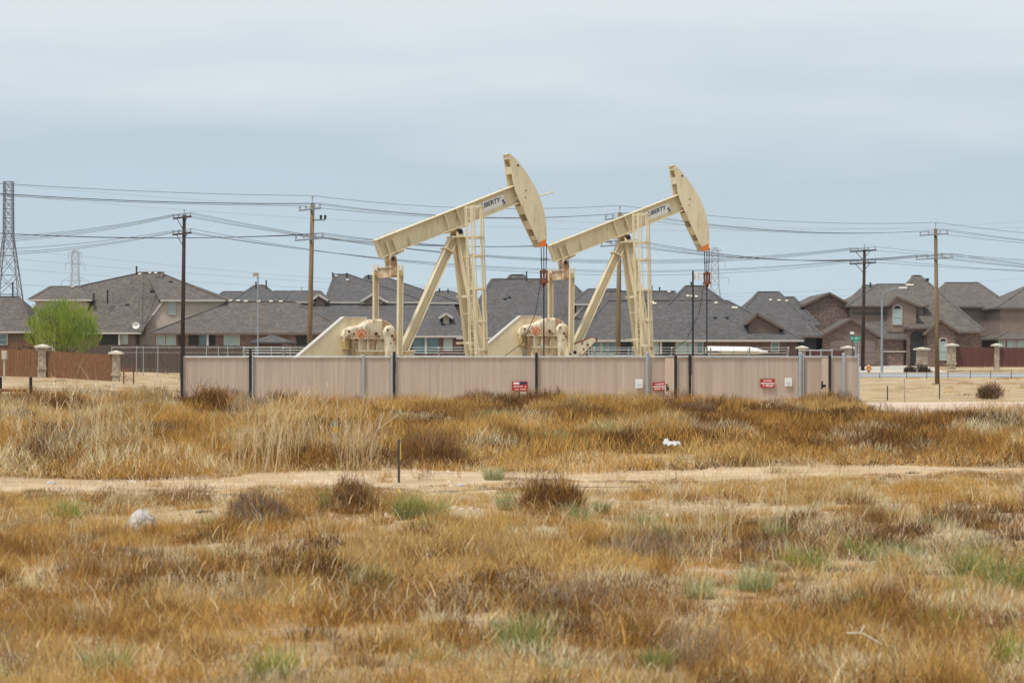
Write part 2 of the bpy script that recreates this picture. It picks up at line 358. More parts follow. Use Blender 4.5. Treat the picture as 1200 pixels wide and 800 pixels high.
    for t0, t1 in ((0.01, .05), (.13, .21), (.46, .49), (.56, .66), (.74, .84), (.92, .97)):
        mb = MB(); mb.beam(at(t0*tot)+ins*.5, at(t1*tot)+ins*.5, 2*HWD-.056, .08, (1, 0, .3)); B(mb, 'spacer_plate', 'cream', head)
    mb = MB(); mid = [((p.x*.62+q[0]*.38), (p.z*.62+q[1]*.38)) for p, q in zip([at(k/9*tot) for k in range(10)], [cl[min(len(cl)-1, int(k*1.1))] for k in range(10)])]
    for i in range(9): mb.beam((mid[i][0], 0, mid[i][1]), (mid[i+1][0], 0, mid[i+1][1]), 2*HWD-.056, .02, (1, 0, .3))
    B(mb, 'inner_web', 'cream_shade', head)  # brown colour paints the shade between the head plates
    mb = MB(); tp = P(tip)
    mb.prism(tp, -HWD-.026, -HWD+.026)
    fp = MB(); fp.prism(tp, HWD-.026, HWD+.026); B(fp, 'tip_plate', 'cream', head)
    p, q = Vector((tp[1][0], 0, tp[1][1])), Vector((tp[2][0], 0, tp[2][1])); mb.beam(p+Vector((0, -HWD*.5, .03)), q+Vector((0, -HWD*.5, .03)), HWD-.03, .05)
    B(mb, 'orange_tip', 'orange', head)
    mb = MB()
    for px, py, r in ((606.6, 194, .05), (616, 223.5, .035), (615.5, 231.5, .03)):
        x, z = L1(px, py, -HWD); mb = MB(); mb.tube([(x, -HWD-.031, z), (x, -HWD-.02, z)], r, 10); B(mb, 'bolt_hole', 'grease', head)
    if not armdown:
        pass
    mb = MB(); mb.tube([V(632, 229.5, -HWD-.02), V(641, 227.5, -HWD-.05), V(649, 224.5, -HWD-.05)], .035, 6)
    if armdown: B(mb, 'latch_bar', 'cream', head)
    # bridle, carrier, polished rod
    tx, tz = L1(637.3, 289, 0)
    mb = MB()
    for s in (-.28, 0, .28): mb.tube([(tx, s, tz+.12), (tx, s*.8, tz-.98)], .022, 6)
    br = B(mb, 'bridle_cable', 'black')
    mb = MB(); mb.beam((tx, -.34, tz-.55), (tx, .34, tz-.55), .05, .04); B(mb, 'spreader_bar', 'black', br)
    mb = MB(); mb.lathe((tx, 0, 0), [(.03, tz-1.0), (.08, tz-.98), (.08, tz-1.12), (.05, tz-1.16), (.05, tz-1.42), (.09, tz-1.46), (.11, tz-1.60), (.06, tz-1.70), (.03, tz-1.78)], 12)
    mb.beam((tx, -.34, tz-1.52), (tx, .34, tz-1.52), .12, .10); mb.beam((tx, -.30, tz-1.02), (tx, -.26, tz-1.5), .08, .05, (0, 1, 0)); mb.beam((tx, .30, tz-1.02), (tx, .26, tz-1.5), .08, .05, (0, 1, 0))
    B(mb, 'carrier_bar', 'rust', br)
    mb = MB(); mb.tube([(tx, 0, tz-1.7), (tx, 0, 1.2)], .03, 8); B(mb, 'polished_rod', 'black')
    mb = MB(); mb.tube([(tx-.1, .1, tz-1.55), (tx-.35, .1, tz-2.9), (tx-1.0, .1, tz-4.2), (tx-1.9, .1, tz-4.8)], .015, 5); B(mb, 'load_cell_cable', 'black')
    mb = MB(); mb.lathe((tx, 0, 0), [(.14, g0), (.14, .45), (.24, .46), (.24, .56), (.12, .58), (.12, .95), (.17, .97), (.17, 1.1), (.07, 1.2)], 12); mb.tube([(tx-.5, 0, .75), (tx+.5, 0, .75)], .07, 8)
    B(mb, 'wellhead', 'rust')
    # saddle bearing
    sc = V(530, 268.5); mb = MB()
    mb.beam(a+d*onbeam(519, 252)-up*(H+.03)-d*.15, a+d*onbeam(536, 246)-up*(H+.03)+d*.15, .5, .06, up)
    sad = B(mb, 'saddle_plate', 'cream_worn')
    t = onbeam(527.5, 250); c = a+d*t-up*(H+.17); mb = MB()
    mb.tube([c+Vector((0, -.42, 0)), c+Vector((0, .42, 0))], .11, 14); B(mb, 'pivot_shaft', 'grease', sad)
    mb = MB(); mb.tube([c+Vector((0, -.24, 0)), c+Vector((0, .24, 0))], .16, 14); mb.box(c+Vector((0, 0, .08)), (.3, .5, .12)); B(mb, 'bearing_housing', 'cream_shade', sad)  # housing coloured brown for the shade under the beam
    top = c+Vector((0, 0, -.22))
    mb = MB(); mb.box(top+Vector((.02, 0, 0)), (.66, .92, .06))
    for s in (-.36, .36): mb.box(top+Vector((0, s, .12)), (.3, .08, .18))
    B(mb, 'post_cap', 'cream', sad)
    # samson post: two front legs and one rear leg, each an H section
    for s, px in ((-1, 566.5), (1, 551.5)):
        p0 = top+Vector((.1, s*.22, -.03)); x, z = L1(px, 418, s*1.15); p1 = Vector((x, s*1.15, z)); e = (p1-p0).normalized(); p1 = p1+e*(p1.z-.5)/abs(e.z)
        mb = MB(); r = e.cross(Vector((0, 1, 0))).normalized()
        for q in (-1, 1): mb.beam(p0+r*q*.17, p1+r*q*.17, .30, .03, r)
        mb.beam(p0, p1, .03, .31, r); B(mb, 'leg', 'cream')
    p0 = V(523, 283); p0 = Vector((top.x-.2, 0, top.z-.12)); p1 = V(472, 412, -.35); e = (p1-p0).normalized()
    mb = MB(); r = e.cross(Vector((0, 1, 0))).normalized()
    for q in (-1, 1): mb.beam(p0+r*q*.16, p1+r*q*.16, .34, .03, r)
    mb.beam(p0, p1, .03, .29, r)
    mb.beam(p0+e*.50-r*.0, p0+e*.54, .56, .50, r)
    B(mb, 'leg', 'cream')
    mb = MB(); x, z = L1(477, 411, -.35)
    mb.box((x, -.35, z-.02), (.5, .6, .07)); mb.prism([(x-.2, z-.06), (x+.2, z-.06), (x+.45, .5), (x-.45, .5)], -.6, -.1); B(mb, 'rear_pedestal', 'cream')
    mb = MB()                                               # braces across the front legs
    for fz in (.42, .75):
        mb.beam(top+Vector((.1+fz*.42, -.22-.93*fz*.98, -fz*6.0)), top+Vector((.1+fz*.42, .22+.93*fz*.98, -fz*6.0)), .08, .10)
    B(mb, 'cross_brace', 'cream')
    # ladder and safety cage beside the beam
    t0, t1 = V(549.0, 241, -.72), V(554.5, 416, -1.30); e = (t1-t0).normalized(); t1 = t1+e*1.2
    mb = MB(); w = Vector((0, .21, 0)); fx = Vector((1, 0, 0)); K = (t1-t0).length
    for s in (-1, 1): mb.tube([t0+w*s, t1+w*s], .026, 6)
    k = .25
    while k < K: mb.tube([t0+e*k-w, t0+e*k+w], .014, 5); k += .30
    for k in (1.32, 2.2, 4.6): mb.tube([t0+e*k+w, t0+e*k+w-fx*.3], .02, 5)
    lad = B(mb, 'ladder', 'cream')
    mb = MB(); arc = [(-math.pi/2+math.pi*i/10) for i in range(11)]
    hoop = lambda k, n=None: [t0+e*k+Vector((.66*math.cos(q)*1.0, .36*math.sin(q), 0)) for q in arc]
    for k in (0.03, 1.32, 2.12, 3.52, 4.92, 6.1): mb.tube(hoop(k), .03, 6); mb.tube([h+e*.06 for h in hoop(k)], .03, 6)
    for i in (0, 2, 4, 5, 6, 8, 10): mb.tube([hoop(.03)[i], hoop(6.15)[i]], .028, 6)
    B(mb, 'safety_cage', 'cream', lad)
    # equaliser, pitman arms
    ex, ez = L1(455, 319, 0)
    mb = MB(); mb.box((ex, 0, ez), (.24, 1.86, .36)); mb.box((ex, 0, ez+.20), (.36, 1.70, .04)); mb.box((ex, 0, ez-.20), (.36, 1.70, .04)); eq = B(mb, 'equalizer', 'cream_worn')
    bx, bz = L1(457.5, 303.5, 0); mb = MB(); mb.tube([(bx, -.30, bz), (bx, .30, bz)], .17, 14)
    for s in (-.22, .22): mb.prism([(bx-.17, bz+.02), (bx-.12, ez+.22), (bx+.20, ez+.22), (bx+.17, bz+.05), (bx+.08, bz+.18), (bx-.09, bz+.18)], s-.06, s+.06)
    mb.beam(a+d*.45-up*(H+.05), a+d*1.05-up*(H+.05), .42, .10, up); B(mb, 'tail_bearing', 'cream_worn', eq)
    mb = MB(); mb.tube([(bx, -.325, bz), (bx, -.27, bz)], .09, 12); mb.tube([(bx, .27, bz), (bx, .325, bz)], .09, 12); B(mb, 'bearing_pin', 'grease', eq)
    for s, px0, px1 in ((-1, 469.3, 468.2), (1, 440.3, 440.3)):
        y = s*1.06
        p0 = V(px0, 310, y); p1 = V(px1, 416, y); mb = MB(); q = Vector((.095, 0, 0))
        for s2 in (-1, 1): mb.beam(p0+q*s2, p1+q*s2, .20, .022, (1, 0, 0))
        mb.beam(p0-Vector((0, 0, .22)), p1, .022, .17, (1, 0, 0)); pit = B(mb, 'pitman_arm', 'cream')
        mb = MB(); mb.tube([(p0.x, y-.14, p0.z-.42), (p0.x, y+.14, p0.z-.42)], .075, 10); B(mb, 'wrist_pin', 'cream_shade', pit)
    # gear reducer with arched lid
    hx = lambda l, y=-.55: [L1(px, py, y) for px, py in l]
    lid = hx([(405, 396), (405.5, 390), (409, 385), (416, 382), (425, 381), (430, 377), (437, 374.3), (446, 373.7), (454, 375.5), (460, 380), (464, 387), (465, 396)])
    mb = MB(); mb.prism(lid, -.55, .55); gear = B(mb, 'gear_reducer', 'cream_worn', bevel=.16)
    low = hx([(414, 396.5), (454, 396.5), (452, 410), (416, 410)]); mb = MB(); mb.prism(low, -.48, .48)
    x0, z0 = L1(417, 410.5, -.6); x1, _ = L1(454, 410.5, -.6); mb.lim((x0, -.66, z0-.06), (x1, .66, z0+.02)); mb.lim((x0+.06, -.5, .6), (x1-.06, .5, z0-.062))
    for px in (420, 430, 441, 450): x, z = L1(px, 403, -.5); mb.lim((x-.03, -.60, z-.24), (x+.03, -.481, z+.24))
    B(mb, 'gearbox_base', 'cream_worn', gear)
    mb = MB(); x0, z0 = L1(410, 396, -.6); x1, _ = L1(463, 396, -.6); mb.lim((x0, -.62, z0-.04), (x1, .62, z0+.03))
    for i in range(14):
        x = x0+.06+i*(x1-x0-.12)/13; mb.tube([(x, -.6, z0+.03), (x, -.6, z0+.09)], .025, 6)
    B(mb, 'lid_flange', 'cream_worn', gear)
    mb = MB()
    for px, py, r in ((409, 388, .05), (415, 391, .04), (441, 391, .07), (444, 394, .04), (418, 398, .05)):
        x, z = L1(px, py, -.6); mb = MB(); mb.tube([(x, -.62, z), (x, -.55, z)], r, 8); B(mb, 'oily_fitting', 'rust', gear)
    mb = MB(); mb.prism(hx([(406, 396.2), (413, 396.2), (412, 410), (406.5, 409)]), -.30, .30); B(mb, 'hollow_shade', 'cream_shade', gear)  # solid dark block painted as the shade of the hollow
    mb = MB(); x, z = L1(424, 391, -.85); c = Vector((x, -.85, z)); n = 20; r = .17
    ring = [c+Vector((r*math.cos(2*math.pi*k/n), 0, r*math.sin(2*math.pi*k/n))) for k in range(n+1)]; mb.tube(ring, .028, 6, cap=False)
    for k in range(6):
        t = 2*math.pi*k/6+.3; mb.tube([c, c+Vector((r*math.cos(t), 0, r*math.sin(t)))], .024, 6)
    mb.tube([c+Vector((0, -.05, 0)), c+Vector((0, .32, 0))], .05, 10); B(mb, 'brake_wheel', 'wheel', gear)
    mb = MB(); l = hx([(404, 386), (407, 385), (403.5, 400), (401.5, 400)], -.62); mb.prism(l, -.64, -.60)
    B(mb, 'guard_strut', 'cream', gear)
    # cranks with counterweights
    for s in (-1, 1):
        y = s*.80
        if armdown: l = [(449, 388), (453, 381), (460, 382), (464, 389), (463, 405), (463, 425), (452, 425), (452, 405)]
        else: l = [(449, 388), (453, 381), (460, 382), (464, 389), (463, 405), (463, 425), (452, 425), (452, 405)]
        mb = MB(); mb.prism([L1(px, py, y) for px, py in l], y-.17, y+.17); cr = B(mb, 'crank', 'cream_worn', bevel=.09)
        mb = MB()
        for px, py, r in ((452.5, 386.5, .05), (457.5, 393.5, .06), (460, 398, .045), (456, 402, .035)):
            x, z = L1(px, py, y); mb.tube([(x, y-.19, z), (x, y+.19, z)], r, 8)
        B(mb, 'bolt', 'rust', cr)
    if not armdown:                                         # raised crank arm with holes, beside the rear leg
        y = -.95; l = [(462.5, 424), (463, 412), (468, 409), (494, 398.5), (498.5, 400), (499, 404), (480, 424)]
        l = [(px-0.5, py) for px, py in l]
        mb = MB(); mb.prism([L1(px, py, y) for px, py in l], y-.11, y+.11); cr = B(mb, 'raised_crank_arm', 'cream_worn', bevel=.02)
        mb = MB()
        for px, py, r in ((488, 408, .05), (481, 406.8, .045), (483, 414, .045), (468, 413, .06), (472, 418, .08), (466, 420, .05)):
            x, z = L1(px, py, y); mb = MB(); mb.tube([(x, y-.118, z), (x, y+.118, z)], r, 10); B(mb, 'bolt_hole', 'grease', cr)
        mb = MB(); q = [L1(px-.5, py, y) for px, py in ((468, 409), (494, 398.5), (498.5, 400), (499, 404), (480, 424))]
        for i in range(4): mb.beam((q[i][0], y, q[i][1]), (q[i+1][0], y, q[i+1][1]), .23, .03)
        B(mb, 'edge_strip', 'rust', cr)
    # belt guard
    y = .25; bgp = [(344, 421), (402, 371.5), (428, 372), (428, 384), (408, 388), (404, 421), (404, 440), (344, 440)]
    q = [L1(px, py, y) for px, py in bgp]; mb = MB(); mb.prism(q, y-.20, y+.20); bg = B(mb, 'belt_guard', 'cream', bevel=.02)
    mb = MB(); p, r = Vector((q[0][0], y, q[0][1])), Vector((q[1][0], y, q[1][1])); mb.beam(p+(r-p)*.01, r, .44, .05); mb.beam(r, (q[2][0], y, q[2][1]), .44, .05); B(mb, 'guard_rim', 'trim_white', bg)
    # skid
    xa, xb = L1(345, 420)[0]-.3, L1(572, 420)[0]+.6; mb = MB()
    for s in (-1.2, 1.2): mb.lim((xa, s-.12, g0), (xb, s+.12, .42))
    for k in range(6): x = xa+.2+k*(xb-xa-.4)/5; mb.lim((x-.1, -1.08, g0+.05), (x+.1, 1.08, .38))
    B(mb, 'skid_frame', 'cream')
    mb = MB(); x0, z0 = L1(410, 412, -.6); mb.lim((x0+.1, -.9, .424), (L1(462, 412)[0], .9, .598)); mb.lim((L1(470, 412)[0]-.1, -.9, .424), (L1(484, 412)[0], .3, .498)); B(mb, 'pedestal', 'cream')
    return root
make_pump(P1, 'cream pumpjack on the left, its orange-tipped horse head standing tallest and latch bar poking out', True)
make_pump(P2, 'cream pumpjack on the right with a crank arm raised beside its rear leg', False, math.radians(19), .20)
pad = MB(); Rz = Matrix.Rotation(math.radians(19), 3, 'Z'); pad.box((P2[0]-.5, P2[1]-.2, .08), (9.5, 4.2, .24), Rz); struct(pad.build('concrete_pad', 'concrete', loc=(P2[0], P2[1], 0)))

# ---------------------------------------------------------------- slatted compound fence and signs
FT = 1.935
def slat_panel(a, b, parent, top=FT, bot=.06):
    a = Vector((a[0], a[1], 0)); b = Vector((b[0], b[1], 0)); d = (b-a).normalized(); n = Vector((d.y, -d.x, 0)); K = (b-a).length
    mb = MB(); k = 0; p = .088
    while k < K-.02:
        w = min(p*.95, K-k); c = a+d*(k+w/2)+n*random.uniform(-.004, .004); zt = top+random.uniform(-.012, .006)
        tw = random.uniform(-.2, .2); R = Matrix.Rotation(math.atan2(d.y, d.x)+tw, 3, 'Z')
        g = gz(c.x, c.y); mb.box((c.x, c.y, (g+bot+zt)/2), (w, .018, zt-g-bot), R); k += p
    return mb.build('slat_panel', 'slat', parent)
def chain_link(a, b, parent, z0, z1, off=-.03, step=.11):
    """diagonal wire netting in front of the slats"""
    a = Vector((a[0], a[1]+off, 0)); b = Vector((b[0], b[1]+off, 0)); d = (b-a).normalized(); K = (b-a).length; mb = MB(); H = z1-z0
    k = -H
    while k < K:
        for s in (1, -1):
            x0, x1 = (k, k+H) if s > 0 else (k+H, k); za, zb = z0, z1
            # clip to the panel
            def cl(x0, z0_, x1, z1_):
                pts = []
                for (xa, zA, xb, zB) in ((x0, z0_, x1, z1_),):
                    t0, t1 = 0, 1; dx = xb-xa
                    for lim, sg in ((0, 1), (K, -1)):
                        if sg*(xa+dx*t0-lim) < 0: t0 = max(t0, (lim-xa)/dx)
                        if sg*(xa+dx*t1-lim) < 0: t1 = min(t1, (lim-xa)/dx)
                    if t1 > t0: pts = [(xa+dx*t0, zA+(zB-zA)*t0), (xa+dx*t1, zA+(zB-zA)*t1)]
                return pts
            c = cl(x0, za, x1, zb)
            if len(c) == 2: mb.tube([a+d*c[0][0]+Vector((0, 0, c[0][1])), a+d*c[1][0]+Vector((0, 0, c[1][1]))], .0022, 3, cap=False)
        k += step
    return mb.build('wire_netting', 'galv', parent)
ya, yb, yc = 96.0, 94.4, 92.6
fx = lambda px, Y: (WX(px, Y), Y)
front = thing('slatted_fence', 'tan slatted fence around the pumpjacks with black and galvanised posts', 'fence', (WX(213, ya), ya, 0))
segs = [(fx(214.5, ya), fx(294, ya)), (fx(297, ya), fx(460.5, ya)), (fx(464, ya), fx(627, ya)), (fx(630.5, ya), fx(757, ya)), (fx(761, ya), fx(778.5, ya)),
        (fx(779, ya), fx(790, yb)), (fx(793.5, yb), fx(807, yb)), (fx(811, yb), fx(937, yb)), (fx(941, yb), fx(962, yb)), (fx(962.5, yb), fx(971, yc)),
        (fx(974, yc), fx(987, yc)), (fx(990, yc), fx(1006, yc)), (fx(1006.3, yc), (WX(1006.3, yc)+.2, 119)), (fx(214, ya+.2), (WX(214, ya), 119))]
for a, b in segs: slat_panel(a, b, front)
for a, b in segs[:5]+segs[6:9]+segs[10:12]: chain_link(a, b, front, .15, FT)
for px, Y, top, r, m in ((213, ya, 2.30, .055, 'black'), (293.3, ya, 2.25, .055, 'black'), (296, ya, 2.0, .035, 'galv'), (426, ya, 1.99, .05, 'galv'), (459.3, ya, 2.02, .05, 'galv'), (462, ya, 2.12, .055, 'black'),
                         (628.7, ya, 2.08, .055, 'black'), (758.5, ya, 2.10, .07, 'galv'), (760.8, ya, 2.0, .03, 'galv'), (791.7, yb, 1.97, .055, 'black'), (808.5, yb, 2.02, .055, 'black'), (938, yb, 2.08, .075, 'galv'), (941.3, yb, 2.0, .035, 'galv'),
                         (972.4, yc, 1.97, .055, 'black'), (988.3, yc, 2.06, .06, 'galv'), (1006, yc, 2.0, .04, 'galv')):
    mb = MB(); x, y = fx(px, Y-.10); g = gz(x, y); mb.tube([(x, y, g-.1), (x, y, top)], r, 10); mb.lathe((x, y, top), [(r*1.15, 0), (r*1.1, .03), (r*.4, .06)], 10)
    mb.build('post', m, front)
mb = MB()
for a, b in segs:
    mb.tube([(a[0], a[1]-.05, FT+.03), (b[0], b[1]-.05, FT+.03)], .026, 6)
mb.build('top_rail', 'galv', front)
mb = MB()                                                   # latch hardware on the two recessed gates
for px, py, Y in ((785, 455, ya-.6), (967, 452, yb-1.0)):
    c = W(px, py, Y-.15); mb.box(c, (.28, .06, .10)); mb.box(c+Vector((-.12, -.03, .03)), (.06, .08, .30)); mb.tube([c+Vector((.1, -.04, -.05)), c+Vector((.1, -.04, -.25))], .03, 6)
mb.build('gate_latch', 'black', front)
rear = thing('wire_fence', 'open galvanised fence with barbed wire behind the pumpjacks', 'fence', (0, 119, 0))
xs = np.linspace(WX(215, 96)-.1, WX(1006, 92.6)+.3, 15)
for x in xs:
    mb = MB(); mb.tube([(x, 119, 0), (x, 119, 2.08), (x+.0, 118.7, 2.42)], .042, 8); mb.build('post', 'galv', rear)
mb = MB()
for k, (dy, z) in enumerate(((-.02, 2.0), (-.10, 2.15), (-.2, 2.28), (-.3, 2.41), (0, 1.98))): mb.tube([(xs[0], 119+dy, z), (xs[-1], 119+dy, z)], .012 if k < 4 else .03, 5)
mb.build('barbed_wire', 'galv', rear)
for k in range(9):                                          # slim dark posts just inside the front fence line
    px, top = [(690, 409), (726, 408), (756, 407), (700, 411), (803, 410), (857, 409), (872, 408), (918, 409), (558, 408)][k]
    pass
# gear at the fence top right: short rail with bent ends
def rail_at(px0, px1, py, Y, label):
    t = thing('guard_rail', label, 'guard rail', (WX(px0, Y), Y, 0)); mb = MB()
    p, q = W(px0, py, Y), W(px1, py, Y); mb.tube([p, q], .026, 8); mb.tube([p-Vector((0, 0, .25)), q-Vector((0, 0, .25))], .018, 8)
    mb.build('rail', 'galv', t)
    for k in range(4):
        c = p+(q-p)*k/3; mb = MB(); mb.tube([(c.x, Y+.06, 0), (c.x, Y+.06, c.z+.06)], .035, 8); mb.build('post', 'galv', t)
rail_at(937, 975, 410.5, 101, 'low galvanised pipe rail showing above the right end of the slatted fence')
rail_at(690, 760, 410.0, 115.5, 'galvanised pipe rail at the foot of the right pumpjack ladder')
t = thing('slim_pole', 'dark slender pole with a small pale flag, standing just inside the slatted fence', 'pole', (WX(812, 97.5), 97.5, 0))
mb = MB(); mb.tube([(WX(812, 97.5), 97.5, 0), W(812, 317, 97.5)], .045, 8, r2=.035); mb.build('pole', 'black', t)
mb = MB(); n = 6
for i in range(n):
    for j in range(5):
        pass
vs = [W(812.8+i*1.5, 319.5+j*2.1+.4*math.sin(i*1.3+j*.6), 97.5+.08*math.sin(i*1.5)) for i in range(n) for j in range(5)]
fs = [(i*5+j, i*5+j+1, (i+1)*5+j+1, (i+1)*5+j) for i in range(n-1) for j in range(4)]
mb.add(vs, fs); fl = mb.build('flag', 'white', t); md = fl.modifiers.new('thick', 'SOLIDIFY'); md.thickness = .006
# signs
def letters(mb, c, w, h, n, Y):
    """a row of small strokes where the lettering in the photo is too small to read"""
    x = c.x-w/2; p = w/n
    for i in range(n):
        if random.random() < .12: x += p; continue
        mb.box((x+p/2, Y, c.z+random.uniform(-.1, .1)*h), (p*random.uniform(.5, .8), .006, h*random.uniform(.75, 1))); x += p
def sign(px0, px1, py0, py1, Y, label, style, tilt=0.0):
    Y -= .10; c = W((px0+px1)/2, (py0+py1)/2, Y); w = (px1-px0)*Y/F; h = (py1-py0)*Y/F
    t = thing('warning_sign' if style != 'white' else 'notice_sign', label, 'sign', c, 'signs on the slatted fence')
    mb = MB(); mb.box(c, (w, .012, h)); mb.build('board', 'white' if style == 'white' else 'red', t)
    f = MB()
    if style == 'white':
        for k in range(3): letters(f, c+Vector((0, 0, h*(-.05-.13*k))), w*.6, h*.05, 8, Y-.009)
        f.build('printed_text', 'lampgrey', t)
    elif style == 'band':
        letters(f, c+Vector((0, 0, h*.27)), w*.62, h*.17, 7, Y-.009); f.box((c.x, Y-.0085, c.z-.02*h), (w*.94, .004, h*.12))
        letters(f, c+Vector((0, 0, -.28*h)), w*.8, h*.2, 9, Y-.009); f.build('printed_text', 'white', t)
    else:
        f.box((c.x-w*.22, Y-.0085, c.z+h*.30), (w*.36, .004, h*.22)); letters(f, c+Vector((0, 0, -.02*h)), w*.8, h*.12, 8, Y-.009)
        letters(f, c+Vector((0, 0, -.32*h)), w*.8, h*.12, 10, Y-.009); f.build('printed_text', 'white', t)
        f = MB(); f.box((c.x+w*.20, Y-.0086, c.z+h*.32), (w*.46, .004, h*.26)); f.build('dark_panel', 'navy', t)
    t.rotation_euler = (0, tilt, 0)
sign(600, 618.5, 446.8, 458, ya, 'red warning sign with a dark top corner, beside the black post near mid fence', 'mixed')
sign(609.5, 617, 458.8, 465, ya, 'small white placard hanging directly under the leftmost red sign', 'white')
sign(744.5, 753, 444, 454.5, ya, 'white notice left of the double galvanised post in mid fence', 'white')
sign(765, 781.5, 447.5, 457.5, ya, 'tilted red sign with a white stripe beside the recessed gate', 'band', -.07)
sign(891, 908, 443.7, 454.2, yb, 'level red sign with a white stripe on the right fence panel', 'band')
sign(919.5, 928, 442.5, 452.2, yb, 'white notice right of the level red sign', 'white')

# ---------------------------------------------------------------- houses
class House:
    def __init__(s, name, label, pxc, Y0, roof, wall, trim='trim_white', floor=None):
        s.roofm, s.wallm, s.trim = roof, wall, trim
        s.root = thing(name, label, 'house', (WX(pxc, Y0), Y0, floor if floor is not None else .9))
        s.floor = s.root.location.z
    def hip(s, px0, px1, pye, pr0, pr1, pyr, Y0, D, wall=None, roof=None, fascia=True, ov=.5, trim=None):
        X0, X1 = WX(px0, Y0), WX(px1, Y0); ze = WZ(pye, Y0); Yr = Y0+D/2; pl, pr_ = pyr if isinstance(pyr, tuple) else (pyr, pyr); zl, zr = WZ(pl, Yr), WZ(pr_, Yr); R0, R1 = WX(pr0, Yr), WX(pr1, Yr); t = .16
        mb = MB(); v = [(X0, Y0, ze), (X1, Y0, ze), (X1, Y0+D, ze), (X0, Y0+D, ze), (R0, Yr, zl), (R1, Yr, zr)]
        v += [(x, y, z-t) for x, y, z in v[:4]]
        mb.add(v, [(0, 1, 5, 4), (1, 2, 5), (2, 3, 4, 5), (3, 0, 4), (0, 6, 7, 1), (1, 7, 8, 2), (2, 8, 9, 3), (3, 9, 6, 0), (9, 8, 7, 6)])
        r = mb.build('roof', roof or s.roofm, s.root)
        mb = MB(); a, b = Vector((R0, Yr, zl+.01)), Vector((R1, Yr, zr+.01))         # ridge and hip caps
        if (b-a).length > .3: mb.beam(a, b, .3, .06)
        for p, q in ((v[0], a), (v[1], b)): mb.beam(Vector(p)+Vector((0, 0, .02)), q, .26, .05)
        mb.build('ridge_cap', roof or s.roofm, r)
        if fascia:
            mb = MB(); mb.lim((X0-.02, Y0-.04, ze-.16), (X1+.02, Y0-.003, ze-.01)); mb.build('fascia', trim or s.trim, r)
        if wall:
            mb = MB(); mb.lim((X0+ov, Y0+ov, s.floor-.5), (X1-ov, Y0+D-ov, ze-t-.003)); mb.build('wall', wall, s.root)
        return r
    def gable(s, px0, px1, pye, pxr, pyr, Y0, D, wall=None, trim=None, pye1=None, roof=None):
        X0, X1, XR = WX(px0, Y0), WX(px1, Y0), WX(pxr, Y0); z0 = WZ(pye, Y0); z1 = WZ(pye1 if pye1 else pye, Y0); zr = WZ(pyr, Y0); t = .14
        mb = MB()
        for (xa, za) in ((X0, z0), (X1, z1)):
            vs = [(xa, Y0-.3, za), (XR, Y0-.3, zr), (XR, Y0+D, zr), (xa, Y0+D, za)]; vs += [(x, y, z-t) for x, y, z in vs]
            mb.add(vs, [(0, 1, 2, 3), (7, 6, 5, 4), (0, 4, 5, 1), (2, 6, 7, 3), (3, 7, 4, 0), (1, 5, 6, 2)])
        r = mb.build('roof', roof or s.roofm, s.root)
        mb = MB()
        for (xa, za) in ((X0, z0), (X1, z1)): mb.beam((xa, Y0-.33, za-.08), (XR, Y0-.33, zr-.08), .05, .20)
        mb.build('rake_trim', trim or s.trim, r)
        if wall:
            i = .35; k0 = (zr-z0)/(XR-X0); k1 = (zr-z1)/(X1-XR)
            poly = [(X0+i, s.floor-.5), (X1-i, s.floor-.5), (X1-i, z1+k1*i-t-.02), (XR, zr-t-.02), (X0+i, z0+k0*i-t-.02)]
            mb = MB(); mb.prism(poly, Y0, Y0+D); mb.build('wall', wall, s.root)
        return r
    def wallbox(s, px0, px1, py0, py1, Y, D, mat):
        mb = MB(); mb.lim((WX(px0, Y), Y, WZ(py1, Y)), (WX(px1, Y), Y+D, WZ(py0, Y))); return mb.build('wall', mat, s.root)
    def window(s, px0, px1, py0, py1, Y, glass='glass', arch=False, frame='trim_white', name='window', bars=True):
        a, b = W(px0, py1, Y), W(px1, py0, Y); w = b.x-a.x; h = b.z-a.z; t = .09; cx = (a.x+b.x)/2
        mb = MB(); y0, y1 = Y-.09, Y-.002
        mb.lim((a.x-t, y0, a.z-t), (a.x, y1, b.z+(0 if arch else t))); mb.lim((b.x, y0, a.z-t), (b.x+t, y1, b.z+(0 if arch else t))); mb.lim((a.x, y0, a.z-t), (b.x, y1, a.z))
        if bars: mb.lim((a.x, y0+.01, a.z+h*.48-.03), (b.x, y1, a.z+h*.48+.03))
        if arch:
            n = 12; ri = w/2; ro = ri+t; o = [(cx+ro*math.cos(math.pi*k/n), b.z+ro*math.sin(math.pi*k/n)) for k in range(n+1)]; i_ = [(cx+ri*math.cos(math.pi*k/n), b.z+ri*math.sin(math.pi*k/n)) for k in range(n+1)]
            for k in range(n): mb.prism([i_[k], o[k], o[k+1], i_[k+1]], y0, y1)
            mb.lim((a.x, y0+.012, b.z-.04), (b.x, y1-.004, b.z+.04))
        else: mb.lim((a.x, y0, b.z), (b.x, y1, b.z+t))
        f = mb.build(name, frame, s.root); mb = MB()
        mb.lim((a.x+.002, Y-.05, a.z+.002), (b.x-.002, Y-.04, b.z-.002)); mb.build('pane', glass, f)
        if arch:
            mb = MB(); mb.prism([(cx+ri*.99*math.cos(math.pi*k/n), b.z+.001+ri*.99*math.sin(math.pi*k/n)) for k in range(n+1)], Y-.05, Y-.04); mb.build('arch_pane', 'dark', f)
        return f
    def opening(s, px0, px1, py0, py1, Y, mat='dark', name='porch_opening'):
        mb = MB(); mb.lim((WX(px0, Y), Y-.012, WZ(py1, Y)), (WX(px1, Y), Y-.002, WZ(py0, Y))); return mb.build(name, mat, s.root)  # thin sheet on the wall; dark ones paint the porch shade
